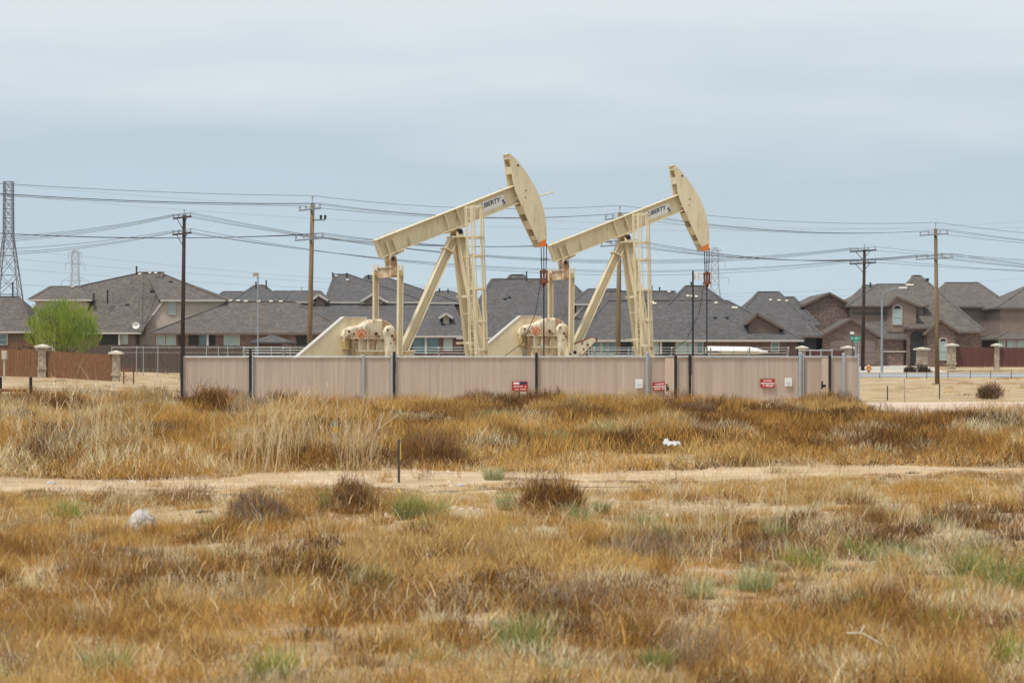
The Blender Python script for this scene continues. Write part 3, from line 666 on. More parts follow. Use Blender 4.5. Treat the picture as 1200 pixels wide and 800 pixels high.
    def post(s, px, py0, py1, Y, mat='trim_white', w=.16):
        mb = MB(); mb.lim((WX(px, Y)-w/2, Y-w, WZ(py1, Y)), (WX(px, Y)+w/2, Y, WZ(py0, Y))); mb.build('porch_post', mat, s.root)
    def vents(s, roof, pts, Y0, pye, Yr, pyr, mat='cap', w=.26):
        """small roof vents lying on the slope between eave row pye (at Y0) and ridge row pyr (at Yr)"""
        for px, py in pts:
            za, zr = WZ(pye, Y0), WZ(pyr, Yr); lo, hi = 0.0, 1.0
            for _ in range(40):
                m = (lo+hi)/2; Y = Y0+(Yr-Y0)*m; z = za+(zr-za)*m
                if HY-(z-CH)*F/Y > py: lo = m
                else: hi = m
            R = Matrix.Rotation(math.atan2(zr-za, Yr-Y0), 3, 'X'); mb = MB(); mb.box((WX(px, Y), Y, z+.08), (w, .26, .09), R); mb.build('roof_vent', mat, roof)
    def pipe(s, roof, px, py0, py1, Y, r=.07, mat='black'):
        mb = MB(); a = W(px, py1, Y); b = W(px, py0, Y); mb.tube([a-Vector((0, 0, .3)), b], r, 8); mb.tube([b, b+Vector((0, 0, .08))], r*1.5, 8); mb.build('vent_pipe', mat, roof)

# far left neighbour
h = House('house', 'brown roofed house cut off by the left edge of the picture', -10, 206, 'roof_brown', 'brick_red', floor=1.0)
r = h.hip(-75, 40, 388, -25, 22, 347.5, 206, 14, 'brick_red'); h.pipe(r, 15, 332, 347, 213)
h.window(-4, 8, 392, 403, 206.5, 'glass')
# big two-storey house on the left
h = House('house', 'large house with beige siding and a tall brown roof behind the green tree', 150, 204, 'roof_brown', 'siding', floor=1.0)
r = h.hip(60, 164.5, 389, 96, 166, (334.5, 319.2), 204, 15.5, 'brick'); h.pipe(r, 110, 345, 350, 208)
h.vents(r, [(130, 334.6), (144, 334.6)], 204, 389, 211.5, 333.5)
r = h.hip(110, 165.5, 389.3, 163, 191, 319, 204.05, 15.6)
h.pipe(r, 160, 313, 320, 211.5); h.vents(r, [(163.5, 322), (175.5, 320.6), (182.5, 320.8)], 204, 389, 211.9, 319); h.vents(r, [(149, 358), (178, 342)], 204, 389, 211.9, 319, 'black', .3); h.pipe(r, 126, 341, 352, 206.8)
dish = MB(); c = W(160, 381, 203.9); dish.add([c+Vector((.34*rr*math.cos(t)+.05, -.5-.2*rr*rr-.14*rr*math.cos(t), .30*rr*math.sin(t))) for rr in (.02, .5, 1) for t in [2*math.pi*k/14 for k in range(14)]], [(i*14+k, i*14+(k+1) % 14, (i+1)*14+(k+1) % 14, (i+1)*14+k) for i in range(2) for k in range(14)]+[tuple(range(14))])
dish.tube([c+Vector((0, -.5, 0)), c+Vector((0, .3, -.35))], .05, 6); dish.tube([c+Vector((0, -.55, 0)), c+Vector((.1, -1.1, .1))], .03, 6)
dish.build('satellite_dish', 'white', r)
r = h.hip(34, 107.5, 350.5, 60, 98, 335.5, 206.5, 9, 'siding', ov=.45); h.vents(r, [(85, 337.3)], 206.5, 350.5, 211, 335.5)
r = h.hip(188, 264.5, 351, 172, 187, 319.3, 206, 13, None); h.vents(r, [(200, 331)], 206, 351, 212.5, 319.5, 'black', .3)
fm = MB()
for px, py in ((165.3, 389.2), (193, 351), (187, 320)):
    za, zr = WZ(389.3, 204.05), WZ(319, 211.85); lo, hi = 0.0, 1.0
    for _ in range(40):
        m_ = (lo+hi)/2; Yq = 204.05+7.8*m_; z = za+(zr-za)*m_
        if HY-(z-CH)*F/Yq > py: lo = m_
        else: hi = m_
    fm.v.append((WX(px, Yq), Yq, z))
fm.f.append((0, 1, 2)); o = fm.build('roof', 'roof_brown', h.root); md = o.modifiers.new('t', 'SOLIDIFY'); md.thickness = .08
wm = MB(); wm.prism([(WX(px, 206.4), WZ(py, 206.4)) for px, py in ((163.5, 390), (192, 352.5), (262, 352.5), (262, 412), (163.5, 412))], 206.4, 218); wm.build('wall', 'siding', h.root); mb = MB(); mb.beam(W(163.5, 389.5, 206.3), W(193, 350.5, 206.3), .18, .16); mb.build('rake_trim', 'trim_white', h.root)
h.window(199, 205, 353.5, 367.5, 206.4, 'glass_blind')
h.opening(116, 141, 391, 404, 204.5); h.window(142, 149, 391, 402, 204.5, 'glass_blind', bars=False); h.post(140, 390, 405, 204.3)
# single-storey house in front with patio
h = House('house', 'single storey house with long grey hip roof and teal windows behind the dark double-arm pole', 290, 200, 'roof_brown', 'brick', 'trim_brown', floor=1.0)
r = h.hip(174, 415, 390, 270, 345, 353.5, 200, 14, 'brick'); h.vents(r, [(270, 352.5), (279, 352.5), (288, 354), (303, 354.2), (317.5, 354.2), (329, 354.2)], 200, 390, 207, 353.4, w=.3)
h.window(184.5, 192.5, 392.5, 403.5, 200.5, 'glass_blind', bars=False); h.window(196, 205, 392.5, 403.5, 200.5, 'glass_blind', bars=False)
h.opening(209, 216, 392, 404, 200.5); h.opening(221, 233, 391.8, 410, 200.5); h.opening(234, 244, 391.8, 410, 200.5, 'glass'); h.opening(245, 252.5, 391.8, 410, 200.5); h.post(243.5, 391.5, 408, 200.3)
h.window(263.5, 280, 392.8, 408, 200.5, 'glass_blind', bars=False); h.opening(347, 362, 393, 412, 200.5); h.opening(318, 328, 393, 410, 200.5, 'glass')
# behind it
h = House('house', 'grey roofed house with two small peaks rising behind the long hip roof', 295, 238, 'roof_grey', 'brick', floor=1.2)
r = h.hip(248, 352, 368, 299, 309, 334, 238, 16, 'brick'); h.pipe(r, 300, 331, 336, 245); h.pipe(r, 312, 329.5, 336, 245)
h.hip(236, 310, 364, 262, 284, 341.5, 242, 14)
r = h.hip(308, 375, 362, 322, 362, 341, 240, 13); h.pipe(r, 353, 337, 342, 246, .1, 'white')
# two-storey house behind the left pumpjack
h = House('house', 'two storey house with a dark grey roof and small gable behind the tan wooden pole', 420, 205, 'roof_grey', 'stucco', floor=.9)
r = h.hip(381, 500, 353.3, 393, 408, 321.3, 211, 16, 'brick', ov=.4); h.pipe(r, 390, 320.5, 325, 218); h.pipe(r, 406.5, 321, 327, 218); h.vents(r, [(394, 324.5), (407, 329)], 211, 353.3, 219, 321.3)
r = h.hip(400, 538, 354, 430, 447, 323, 211.3, 15.5, 'stucco', ov=.4); h.pipe(r, 432, 323, 329, 218); h.pipe(r, 440, 322.5, 327, 218)
h.hip(332, 385, 353, 340, 375, 341, 213, 10, 'brick', ov=.4)
h.gable(365, 385, 351, 373.5, 344.3, 210.2, 6, 'brick'); h.window(370.5, 378.5, 360, 368, 210.2, 'glass_blind', bars=False)
h.opening(395.5, 408, 354.5, 366, 211.4)
h.gable(423, 452, 352.2, 438, 343, 210.4, 6, 'stucco')
r = h.hip(322, 548, 393.2, 352, 530, 357, 203, 15, 'brick_red'); h.vents(r, [(426, 355.8), (447, 355.5), (453, 354.8)], 203, 393.2, 210.5, 354.5); h.vents(r, [(519, 381)], 203, 393.2, 210.5, 357, 'black', .3)
h.gable(514.5, 531, 371.8, 523, 366.3, 205.8, 3, 'siding')
h.window(520.5, 528.5, 360, 366, 211.68, 'glass_blind', bars=False)
h.opening(484, 514, 396, 414, 203.5, 'glass'); h.opening(466, 484, 396, 414, 203.5); h.post(499, 395, 415, 203.3); h.window(521, 529, 397.5, 410, 203.5, 'glass_blind', bars=False)
h.opening(354, 366, 394.5, 412, 203.5)
h = House('house', 'distant grey roof peak showing between the legs of the left pumpjack', 525, 245, 'roof_grey', 'brick', floor=1.2)
r = h.hip(488, 565, 356, 513, 529, 341, 245, 14, 'brick'); h.pipe(r, 515, 339, 344, 251); h.pipe(r, 525, 339.5, 344, 251)
# tall roof between the pumpjacks
h = House('house', 'house with the huge plain dark grey roof face between the two pumpjacks', 620, 203, 'roof_grey', 'brick_red', floor=.9)
r = h.hip(535, 702, 395, 577, 668, 326.8, 203, 22, 'brick_red'); h.vents(r, [(597, 349), (592, 351), (600, 385)], 203, 395, 214, 326.8, 'black', .3); h.pipe(r, 617, 319, 326, 213, .06)
h.hip(560, 655, 369, 599, 613, 321.8, 208, 14, fascia=False); h.hip(625, 705, 366, 645, 662, 323.5, 209, 15, fascia=False)
r = h.hip(668, 742, 355.5, 690, 725, 338.5, 206, 12, None, trim='trim_white'); h.wallbox(703, 739, 357, 400, 206.4, 10, 'brick'); h.wallbox(676, 702.6, 357, 400, 206.4, 10, 'siding_grey')
mb = MB(); mb.beam(W(664, 380, 206.2), W(687, 355.5, 206.2), .10, .2); mb.build('rake_trim', 'trim_white', h.root)
h.window(698.3, 704, 358, 373.5, 206.35, 'glass')
# long single-storey house right of centre
h = House('house', 'long single storey house with wide grey hip roof behind the right pumpjack', 810, 198, 'roof_grey', 'brick_red', floor=.8)
r = h.hip(672, 942, 398, 712, 852, 352, 198, 15, 'brick_red'); h.vents(r, [(767, 356.8), (764, 355)], 198, 398, 205.5, 352, w=.35)
h.vents(r, [(838, 373), (852, 373)], 198, 398, 205.5, 352, 'black', .25)
r = h.hip(702, 800, 369.5, 708, 790, 341, 203, 9, fascia=False); h.pipe(r, 773, 337.5, 342, 207.5, .06); h.pipe(r, 764, 336, 342, 207.5, .05); h.vents(r, [(784, 343)], 203, 369.5, 207.5, 341)
r = h.hip(755, 895, 386, 804, 824, 334.8, 200.5, 15, fascia=False); h.vents(r, [(806, 347.8), (811, 348.2), (816, 348.6), (839, 356)], 200.5, 386, 208, 334.8, w=.26)
h.vents(r, [(861, 361.5)], 200.5, 386, 208, 334.8, w=.5); h.pipe(r, 810, 331.5, 337, 208, .06)
for px0, px1, mt in ((694, 703, 'glass'), (706, 711, 'glass'), (713, 722, 'glass'), (764, 771, 'glass_blind'), (793, 805, 'glass_blind'), (807, 814, 'glass_blind'), (817, 823, 'glass')):
    h.window(px0, px1, 401, 414, 198.5, mt, bars=False)
h.opening(772, 790, 400.5, 415, 198.5); h.window(904.5, 912, 401.5, 411, 198.5, 'glass'); h.post(774.5, 400, 415, 198.3); h.opening(722.8, 740, 400.5, 415, 198.5)
h.gable(873, 918, 379, 887, 366.5, 199.2, 4, 'trim_brown', trim='trim_brown', pye1=384)  # dark brown wall colour stands in for the shadow in this gable
# neighbour behind
h = House('house', 'low brown grey house tucked between the long hip roof and the stone gabled house', 920, 214, 'roof_grey', 'brick_red', 'trim_brown', floor=1.0)
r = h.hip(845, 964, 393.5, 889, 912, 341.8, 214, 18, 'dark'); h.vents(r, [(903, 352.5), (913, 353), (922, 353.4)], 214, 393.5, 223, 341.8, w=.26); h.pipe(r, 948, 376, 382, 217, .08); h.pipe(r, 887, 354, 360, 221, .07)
h.hip(868, 960, 381, 916, 930, 348, 217, 14, fascia=False)
# big stone and brick house on the right
HB = 215
h = House('house', 'two storey brown brick house with an arched entry and taupe garage door, right side', 1060, HB, 'roof_tan', 'brick', 'trim_brown', floor=1.2)
h.gable(938, 1000, 358.5, 971.5, 342.5, 221, 14, 'brick', pye1=358)
r = h.hip(992, 1088, 358, 1028, 1060, 332.8, 219.5, 16, 'stucco', ov=.4); h.pipe(r, 1020, 332, 340, 226)
r = h.hip(1000, 1076, 366, 1012, 1050, 334, 219.8, 16, fascia=False)
r = h.hip(1041, 1154.5, 388.5, 1070, 1078, 322.8, 217, 20, 'brick', ov=.4); h.pipe(r, 1087, 327, 331, 226, .12); h.vents(r, [(1066, 335)], 217, 388.5, 227, 322.8, w=.7)
h.gable(1040, 1078, 357.5, 1050.5, 347, 217.0, 8, 'stucco', pye1=358.5); h.window(1047, 1056, 362.5, 379.5, 217.0, 'glass_blind', arch=True)
r = h.hip(1000, 1064, 396, 1006, 1044, 371, 216, 10, 'brick', ov=.35)
h.gable(959, 1033, 394, 997, 372.5, HB, 9, 'brick', pye1=394.5)
mb = MB(); mb.lim((WX(972, HB), HB-.05, WZ(428, HB)), (WX(1025.5, HB), HB-.002, WZ(398, HB))); mb.build('garage_door', 'door', h.root)
h.wallbox(1063.5, 1087, 384, 428, 215.6, 2, 'brick')
r = h.hip(1062, 1090, 383.5, 1070, 1082, 378, 215.3, 5)
n = 14; x0, x1 = WX(1066.5, 215.6), WX(1083, 215.6); zc = WZ(395.5, 215.6); rr = (x1-x0)/2; cx = (x0+x1)/2
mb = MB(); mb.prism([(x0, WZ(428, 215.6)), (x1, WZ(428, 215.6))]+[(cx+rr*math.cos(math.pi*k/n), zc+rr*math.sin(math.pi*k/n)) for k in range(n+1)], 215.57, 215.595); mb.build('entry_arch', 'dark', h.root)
mb = MB()
for k in range(n):
    t0, t1 = math.pi*k/n, math.pi*(k+1)/n
    mb.prism([(cx+rr*math.cos(t0), zc+rr*math.sin(t0)), (cx+(rr+.25)*math.cos(t0), zc+(rr+.25)*math.sin(t0)), (cx+(rr+.25)*math.cos(t1), zc+(rr+.25)*math.sin(t1)), (cx+rr*math.cos(t1), zc+rr*math.sin(t1))], 215.5, 215.597)
for x in (x0-.25, x1): mb.lim((x, 215.5, WZ(428, 215.6)), (x+.25, 215.597, zc))
mb.build('arch_trim', 'brick_red', h.root)
h.gable(1082.5, 1124, 391, 1101.5, 374, 214.6, 9, 'brick', pye1=389); h.window(1101, 1109, 400.5, 421, 214.6, 'glass_blind', arch=True)
mb = MB()
for a, b in ((1026, 1062.5),): mb.lim((WX(a, 216.3), 216.25, WZ(412.5, 216.3)), (WX(b, 216.3), 216.345, WZ(411, 216.3)))
mb.build('stone_band', 'cap', h.root)
h.post(1028, 397, 428, 216.2, 'stone', .5)
# house to its right
h = House('house', 'taupe stucco house with hip roof behind the red wooden fence', 1150, 218, 'roof_tan', 'stucco', 'trim_brown', floor=1.2)
h.hip(1100, 1186, 359, 1108, 1146, 331, 228, 15, 'stucco', ov=.4); h.wallbox(1154, 1180, 361, 394, 228.3, 5, 'stucco_light'); h.wallbox(1120, 1180, 393, 428, 227.8, 5, 'brick')
h = House('house', 'house cut off by the right edge of the picture, taupe walls and pale blinds', 1215, 221, 'roof_tan', 'stucco', 'trim_brown', floor=1.2)
h.hip(1168, 1290, 360, 1208, 1250, 332, 221, 15, 'stucco', ov=.4)
h.hip(1166, 1290, 396.5, 1190, 1270, 383, 219.2, 8, 'brick', ov=.3)
for a, b in ((1171, 1177), (1181, 1190), (1193, 1203)): h.window(a, b, 398.5, 408, 219.5, 'glass_blind', bars=False)

# gazebo, covered boat
gY = 190
t = thing('gazebo', 'small backyard gazebo with grey hip roof and warm timber sides', 'gazebo', (WX(319, gY), gY, .9))
mb = MB(); a = [W(292, 400.5, gY), W(343, 400.5, gY)]; z = a[0].z; x0, x1 = a[0].x, a[1].x; top = W(318, 392, gY+1.7)
mb.add([(x0, gY, z), (x1, gY, z), (x1, gY+3.4, z), (x0, gY+3.4, z), top, (x0, gY, z-.12), (x1, gY, z-.12), (x1, gY+3.4, z-.12), (x0, gY+3.4, z-.12)], [(0, 1, 4), (1, 2, 4), (2, 3, 4), (3, 0, 4), (0, 5, 6, 1), (1, 6, 7, 2), (2, 7, 8, 3), (3, 8, 5, 0), (8, 7, 6, 5)])
mb.build('roof', 'roof_grey', t)
for x in (x0+.3, x1-.3):
    for y in (gY+.3, gY+3.1): mb = MB(); mb.lim((x-.08, y-.08, .85), (x+.08, y+.08, z-.125)); mb.build('post', 'trim_brown', t)
mb = MB(); mb.lim((x0+.4, gY+2.95, .9), (x0+2.3, gY+3.0, z-.13)); mb.build('timber_side', 'cedar', t)
bY = 185
t = thing('covered_boat', 'boat under a taut white cover parked behind the slatted fence', 'boat', (WX(862, bY), bY, .5))
n = 15; vs = []; st = []
for i in range(n):
    u = i/(n-1); px = 828+72*u; w = 1.1*(1-max(0, (u-.55)/.45)**2)+.02; x = WX(px, bY)
    zt = WZ(405.5+1.0*u+5.5*max(0, (u-.7)/.3)**1.4, bY); zk = WZ(415.5-2.0*max(0, (u-.6)/.4)**2, bY); ze = (zt*.45+zk*.55)
    st.append([(x, bY, zk), (x, bY-w, ze), (x, bY-w*.75, (ze+zt)/2+.08), (x, bY, zt), (x, bY+w*.75, (ze+zt)/2+.08), (x, bY+w, ze)])
mb = MB(); k = 6; mb.add([p for s_ in st for p in s_], [(i*k+j, i*k+(j+1) % k, (i+1)*k+(j+1) % k, (i+1)*k+j) for i in range(n-1) for j in range(k)]+[tuple(range(k-1, -1, -1)), tuple(range((n-1)*k, n*k))])
mb.build('cover', 'white', t, smooth=False)
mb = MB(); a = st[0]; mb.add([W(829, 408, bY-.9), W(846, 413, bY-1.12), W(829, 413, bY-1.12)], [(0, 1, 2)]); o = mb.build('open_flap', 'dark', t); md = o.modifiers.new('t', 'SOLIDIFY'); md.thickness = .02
mb = MB(); mb.lim((WX(832, bY), bY-.5, .9), (WX(895, bY), bY-.4, 1.05)); mb.lim((WX(832, bY), bY+.4, .9), (WX(895, bY), bY+.5, 1.05))
mb.build('trailer_frame', 'galv', t)
for i in (3, 6, 9):
    mb = MB(); q = [Vector(p) for p in st[i]]; c = sum(q, Vector())/6; q = [c+(p-c)*1.02 for p in q]; mb.tube(q+[q[0]], .022, 5); mb.build('strap', 'lampgrey', t)
for s in (-1.05, 1.05):
    mb = MB(); x = WX(850, bY); mb.tube([(x, bY+s-.1, .75), (x, bY+s+.1, .75)], .33, 14); mb.build('wheel', 'black', t)

# ---------------------------------------------------------------- timber fences, pillars
def pillar(px0, px1, py0, py1, Y, parent, band=None):
    x0, x1 = WX(px0, Y), WX(px1, Y); w = x1-x0; zt, zb = WZ(py0, Y), WZ(py1, Y)-.2
    mb = MB(); mb.lim((x0, Y-w/2, zb), (x1, Y+w/2, zt))
    if band: z = WZ(band, Y); mb.lim((x0-.06, Y-w/2-.06, z-.08), (x1+.06, Y+w/2+.06, z+.08))
    p = mb.build('stone_pillar', 'stone', parent)
    mb = MB(); mb.lim((x0-.22, Y-w/2-.22, zt+.003), (x1+.22, Y+w/2+.22, zt+.13)); mb.add([(x0-.18, Y-w/2-.18, zt+.132), (x1+.18, Y-w/2-.18, zt+.132), (x1+.18, Y+w/2+.18, zt+.132), (x0-.18, Y+w/2+.18, zt+.132), ((x0+x1)/2, Y, zt+.25)], [(0, 1, 4), (1, 2, 4), (2, 3, 4), (3, 0, 4), (3, 2, 1, 0)])
    mb.build('cap', 'cap', p)
def plank_panel(a, b, za0, za1, zb0, zb1, parent, mat, name='plank_panel'):
    a = Vector((a[0], a[1], 0)); b = Vector((b[0], b[1], 0)); d = (b-a).normalized(); K = (b-a).length; mb = MB(); k = 0; ang = math.atan2(d.y, d.x)
    while k < K-.03:
        w = min(.14, K-k); u = (k+w/2)/K; zb = za0+(zb0-za0)*u; zt = za1+(zb1-za1)*u+random.uniform(-.025, .025); c = a+d*(k+w/2)
        mb.box((c.x+random.uniform(-.006, .006), c.y+random.uniform(-.012, .012), (zb+zt)/2), (w-.008, .022, zt-zb), Matrix.Rotation(ang+random.uniform(-.05, .05), 3, 'Z')); k += .145
    return mb.build(name, mat, parent)
t = thing('wooden_fence', 'warm brown cedar plank fence with two tan stone pillars, far left', 'fence', (WX(60, 160), 160, .6))
A = fx(-45, 164); B_ = fx(44, 160); C_ = fx(53, 160); D_ = fx(133, 156)
plank_panel(A, B_, .5, WZ(405, 164), WZ(444, 160), WZ(411, 160), t, 'cedar'); plank_panel(C_, D_, WZ(444, 160), WZ(411, 160), WZ(450, 156), WZ(415.5, 156), t, 'cedar')
pillar(45.5, 54.5, 407.5, 444, 160, t, 431.5); pillar(132, 140, 415, 449, 156, t, 438.5)
t = thing('wooden_fence', 'weathered dark grey plank fence along the back yards left of the pumpjacks', 'fence', (WX(240, 187), 187, .8))
plank_panel(fx(95, 187), fx(360, 187), .7, WZ(404, 187), .7, WZ(405, 187), t, 'oldwood')
t = thing('wooden_fence', 'dark red plank fence with stone pillars across the road on the right', 'fence', (WX(1150, 207), 207, 1.0))
plank_panel(fx(1120, 207), fx(1165, 207), WZ(430, 207), WZ(407, 207), WZ(430, 207), WZ(407, 207), t, 'redwood'); plank_panel(fx(1171, 207), fx(1260, 207), WZ(430, 207), WZ(407, 207), WZ(430, 207), WZ(407, 207), t, 'redwood')
pillar(1165, 1170.7, 405.5, 430, 207, t); pillar(1110.5, 1119.5, 405.5, 430, 207, t, 426)
t = thing('stone_pillar', 'squat tan stone pillar beside the arched house entry', 'pillar', (WX(1080, 206), 206, 1)); pillar(1074.5, 1086, 410, 430, 206, t, 426)
t = thing('wooden_fence', 'low red brown plank fence between two capped pillars behind the slatted fence', 'fence', (WX(966, 196), 196, .7))
plank_panel(fx(944, 196), fx(1001, 196), .7, WZ(411, 196), .7, WZ(411, 196), t, 'redwood'); pillar(936, 943.5, 408.5, 430, 195.5, t); pillar(989, 998, 408.5, 430, 195.5, t)
t = thing('chain_link_fence', 'low galvanised chain link fence in front of the dark plank fence', 'fence', (WX(230, 176), 176, .7))
for px in (131, 160, 168, 185, 213, 242, 256, 267, 285, 300, 318, 340):
    mb = MB(); x = WX(px, 176); mb.tube([(x, 176, .5), (x, 176, WZ(405.5, 176))], .028, 6); mb.build('post', 'galv', t)
mb = MB(); mb.tube([W(131, 407, 176), W(340, 407, 176)], .014, 6); mb.tube([W(131, 413, 176), W(340, 413, 176)], .008, 6); mb.build('rail', 'galv', t)
# orange timber frame in the yard, rusty frame, bollards, pedestal
t = thing('timber_frame', 'unfinished orange timber frame behind the cedar fence', 'frame', (WX(28, 168), 168, .7)); mb = MB()
for p, q in (((12, 403), (12, 420)), ((25, 403), (25, 420)), ((40, 404), (40, 420)), ((11, 403), (41, 404)), ((11, 409), (41, 409.5)), ((17, 405), (27, 411))): mb.beam(W(*p, 168), W(*q, 168), .09, .12)
mb.build('lumber', 'cedar', t)
t = thing('pipe_frame', 'rust brown H-shaped pipe frame standing beside the right pillar of the cedar fence', 'frame', (WX(151, 150), 150, gz(WX(151, 150), 150))); mb = MB()
for px in (145, 156.5): mb.tube([W(px, 452, 150), W(px, 425, 150)], .045, 8)
mb.tube([W(145, 434, 150), W(156.5, 434, 150)], .045, 8); mb.build('pipe', 'rust', t)
for px, lab in ((36, 'short black pipe bollard in the left grass'), (0.5, 'black pipe bollard at the left picture edge with a rusty rail')):
    mb = MB(); a = W(px, 462, 90); b = W(px, 443, 90); mb.tube([a-Vector((0, 0, .3)), b], .06, 8); mb.lathe(b, [(.065, 0), (.05, .04), (.01, .06)], 8)
    if px < 20:
        t = thing('bollard', lab, 'bollard', (a.x, 90, .3)); mb.build('post', 'black', t); mb = MB(); mb.tube([W(0.5, 457, 89.9), W(31, 457.5, 89.9)], .05, 8); mb.build('rail', 'rust', t)
    else: tag(mb.build('bollard', 'black', loc=(a.x, 90, .3)), lab, 'bollard')
t = thing('utility_pedestal', 'pale grey utility box on a post in front of the cedar fence', 'utility box', (WX(5, 150), 150, .5)); mb = MB()
mb.tube([W(5, 446, 150), W(5, 420, 150)], .06, 8); mb.build('post', 'concrete', t); mb = MB(); a, b = W(2.5, 421, 150), W(8, 411, 150); mb.lim((a.x, 149.8, a.z), (b.x, 150.2, b.z)); mb.build('box', 'concrete', t, bevel=.03)

# ---------------------------------------------------------------- poles, wires, towers
ARM = Vector((.53, -.848, 0)).normalized()
def utility_pole(px, Y, pytop, lean, label, mat, arms, zb=None):
    x = WX(px, Y); zb = gz(x, Y) if zb is None else zb; zt = WZ(pytop, Y); base = Vector((x, Y, zb)); tp = Vector((x+lean, Y, zt))
    t = thing('utility_pole', label, 'utility pole', base); att = {}
    mb = MB(); mb.tube([base-Vector((0, 0, .3)), base+(tp-base)*.5, tp], .17, 12, r2=.12); mb.build('pole', mat, t, smooth=True)
    for i, (pya, half, brace) in enumerate(arms):
        z = WZ(pya, Y); c = base+(tp-base)*((z-zb)/(zt-zb)); c = c-Vector((-.848, -.53, 0))*-.17
        mb = MB(); ah = .12 if brace else .075; mb.beam(c-ARM*half, c+ARM*half, .09, ah)
        if brace:
            for s in (-1, 1): mb.beam(c+ARM*half*.55*s-Vector((0, 0, .06)), c-Vector((0, 0, .75)), .03, .05)
        arm = mb.build('crossarm', mat if mat == 'pole_dark' else 'tower', t)
        pts = []; mb = MB()
        for q in (-.95, -.38, .42, .95):
            p = c+ARM*half*q+Vector((0, 0, .06)); mb.lathe(p, [(.03, 0), (.03, .08), (.065, .10), (.065, .16), (.03, .20), (.03, .24)], 8); pts.append(p+Vector((0, 0, .24)))
        mb.build('insulator', 'lampgrey', arm); att[i] = pts
    mb = MB(); mb.tube([tp, tp+Vector((0, 0, .38))], .03, 6); mb.lathe(tp+Vector((0, 0, .3)), [(.03, 0), (.07, .03), (.07, .1), (.03, .14)], 8); mb.build('top_pin', 'galv', t)
    att['top'] = tp+Vector((0, 0, .44)); return t, att, base
tA, A, _ = utility_pole(213.5, 175, 252, .15, 'dark brown wooden pole with two crossarms on the left', 'pole_dark', [(255, 1.55, True), (274, 1.6, True)])
tB, B_, bb = utility_pole(361.5, 142, 238, .24, 'light tan wooden pole left of the left pumpjack', 'pole_light', [(245.5, 1.35, False), (280.5, 1.8, False)])
mb = MB(); c = W(366, 258, 141.8); mb.beam(c, c+Vector((.75, 0, 0)), .05, .05); mb.tube([c+Vector((.5, 0, .05)), c+Vector((.5, 0, .3))], .07, 8); mb.tube([c+Vector((.75, 0, .05)), c+Vector((.75, 0, .3))], .07, 8); mb.build('side_bracket', 'black', tB)
tC, Cc, _ = utility_pole(723.5, 150, 249, .15, 'tan wooden pole rising behind the right pumpjack', 'pole_light', [(256, 1.35, False), (287.5, 1.8, False)])
tD, D, _ = utility_pole(1011, 208, 292, .15, 'dark brown wooden pole with two crossarms before the garage', 'pole_dark', [(294, 1.7, True), (308.5, 1.7, True)], .86)
tE, E, _ = utility_pole(1098.5, 169, 268, -.12, 'light tan wooden pole in the dry field on the right', 'pole_light', [(275, 1.45, False), (303, 1.9, False)])
def wire(p, q, sag, label, group, r=.013, mat='wire'):
    p, q = Vector(p), Vector(q); n = 28; pts = [p+(q-p)*(i/n)-Vector((0, 0, 4*sag*(i/n)*(1-i/n))) for i in range(n+1)]
    mb = MB(); mb.tube(pts, r, 5, cap=False); tag(mb.build('power_line', mat, loc=p), label, 'power line', group)
def span(P, Q, sagt, sag1, sag2, label, up=(0, 2, 3), lo=(0, 1, 2, 3), top=True):
    g = label.replace('thin dark wire', 'wires').replace('dark wire', 'wires')
    if top: wire(P['top'], Q['top'], sagt, label, g)
    for i in up: wire(P[0][i], Q[0][i], sag1*(.92+.06*i), label, g)
    for i in lo: wire(P[1][i], Q[1][i], sag2*(.88+.08*i), label, g, .015)
def ghost(px, Y, dtop, d0, d1):                              # where the next pole outside the frame carries the wires
    f = lambda py, q, half: W(px, py, Y)+ARM*half*q
    return {'top': W(px, dtop, Y), 0: [f(d0, q, 1.4) for q in (-.95, -.38, .42, .95)], 1: [f(d1, q, 1.8) for q in (-.95, -.38, .42, .95)]}
span(ghost(-420, 118, 175, 186, 230), B_, .5, .6, .9, 'thin dark wire from the left edge to the left tan pole')
span(B_, Cc, .45, .5, .55, 'thin dark wire between the left tan pole and the right pumpjack')
span(Cc, E, .45, .6, .8, 'thin dark wire between the right pumpjack and the tan field pole')
span(E, ghost(1500, 190, 286, 293, 318), .5, .6, .7, 'thin dark wire from the tan field pole to the right edge')
span(ghost(-480, 150, 222, 228, 245), A, 2.2, 2.4, 2.2, 'thin dark wire from the left edge to the dark pole at left', (0, 1, 2, 3), (0, 2, 3), False)
span(A, D, 2.0, 2.2, 2.0, 'thin dark wire between the two dark poles behind the pumpjacks', (0, 1, 2, 3), (0, 1, 3), False)
span(D, ghost(1560, 235, 300, 304, 316), .6, .9, .8, 'thin dark wire from the dark pole at right to the right edge', (0, 3), (0, 3), False)
for k, (y0, y1, s) in enumerate(((214, 246, 3.0), (226, 236, 4.5), (300, 318, 4), (288, 330, 4), (312, 300, 5), (330, 322, 4))):
    wire(W(-20, y0, 420), W(1260, y1+20, 560), s, 'faint high wire crossing the whole sky far behind', 'far high wires', .03, 'tower_hazed')
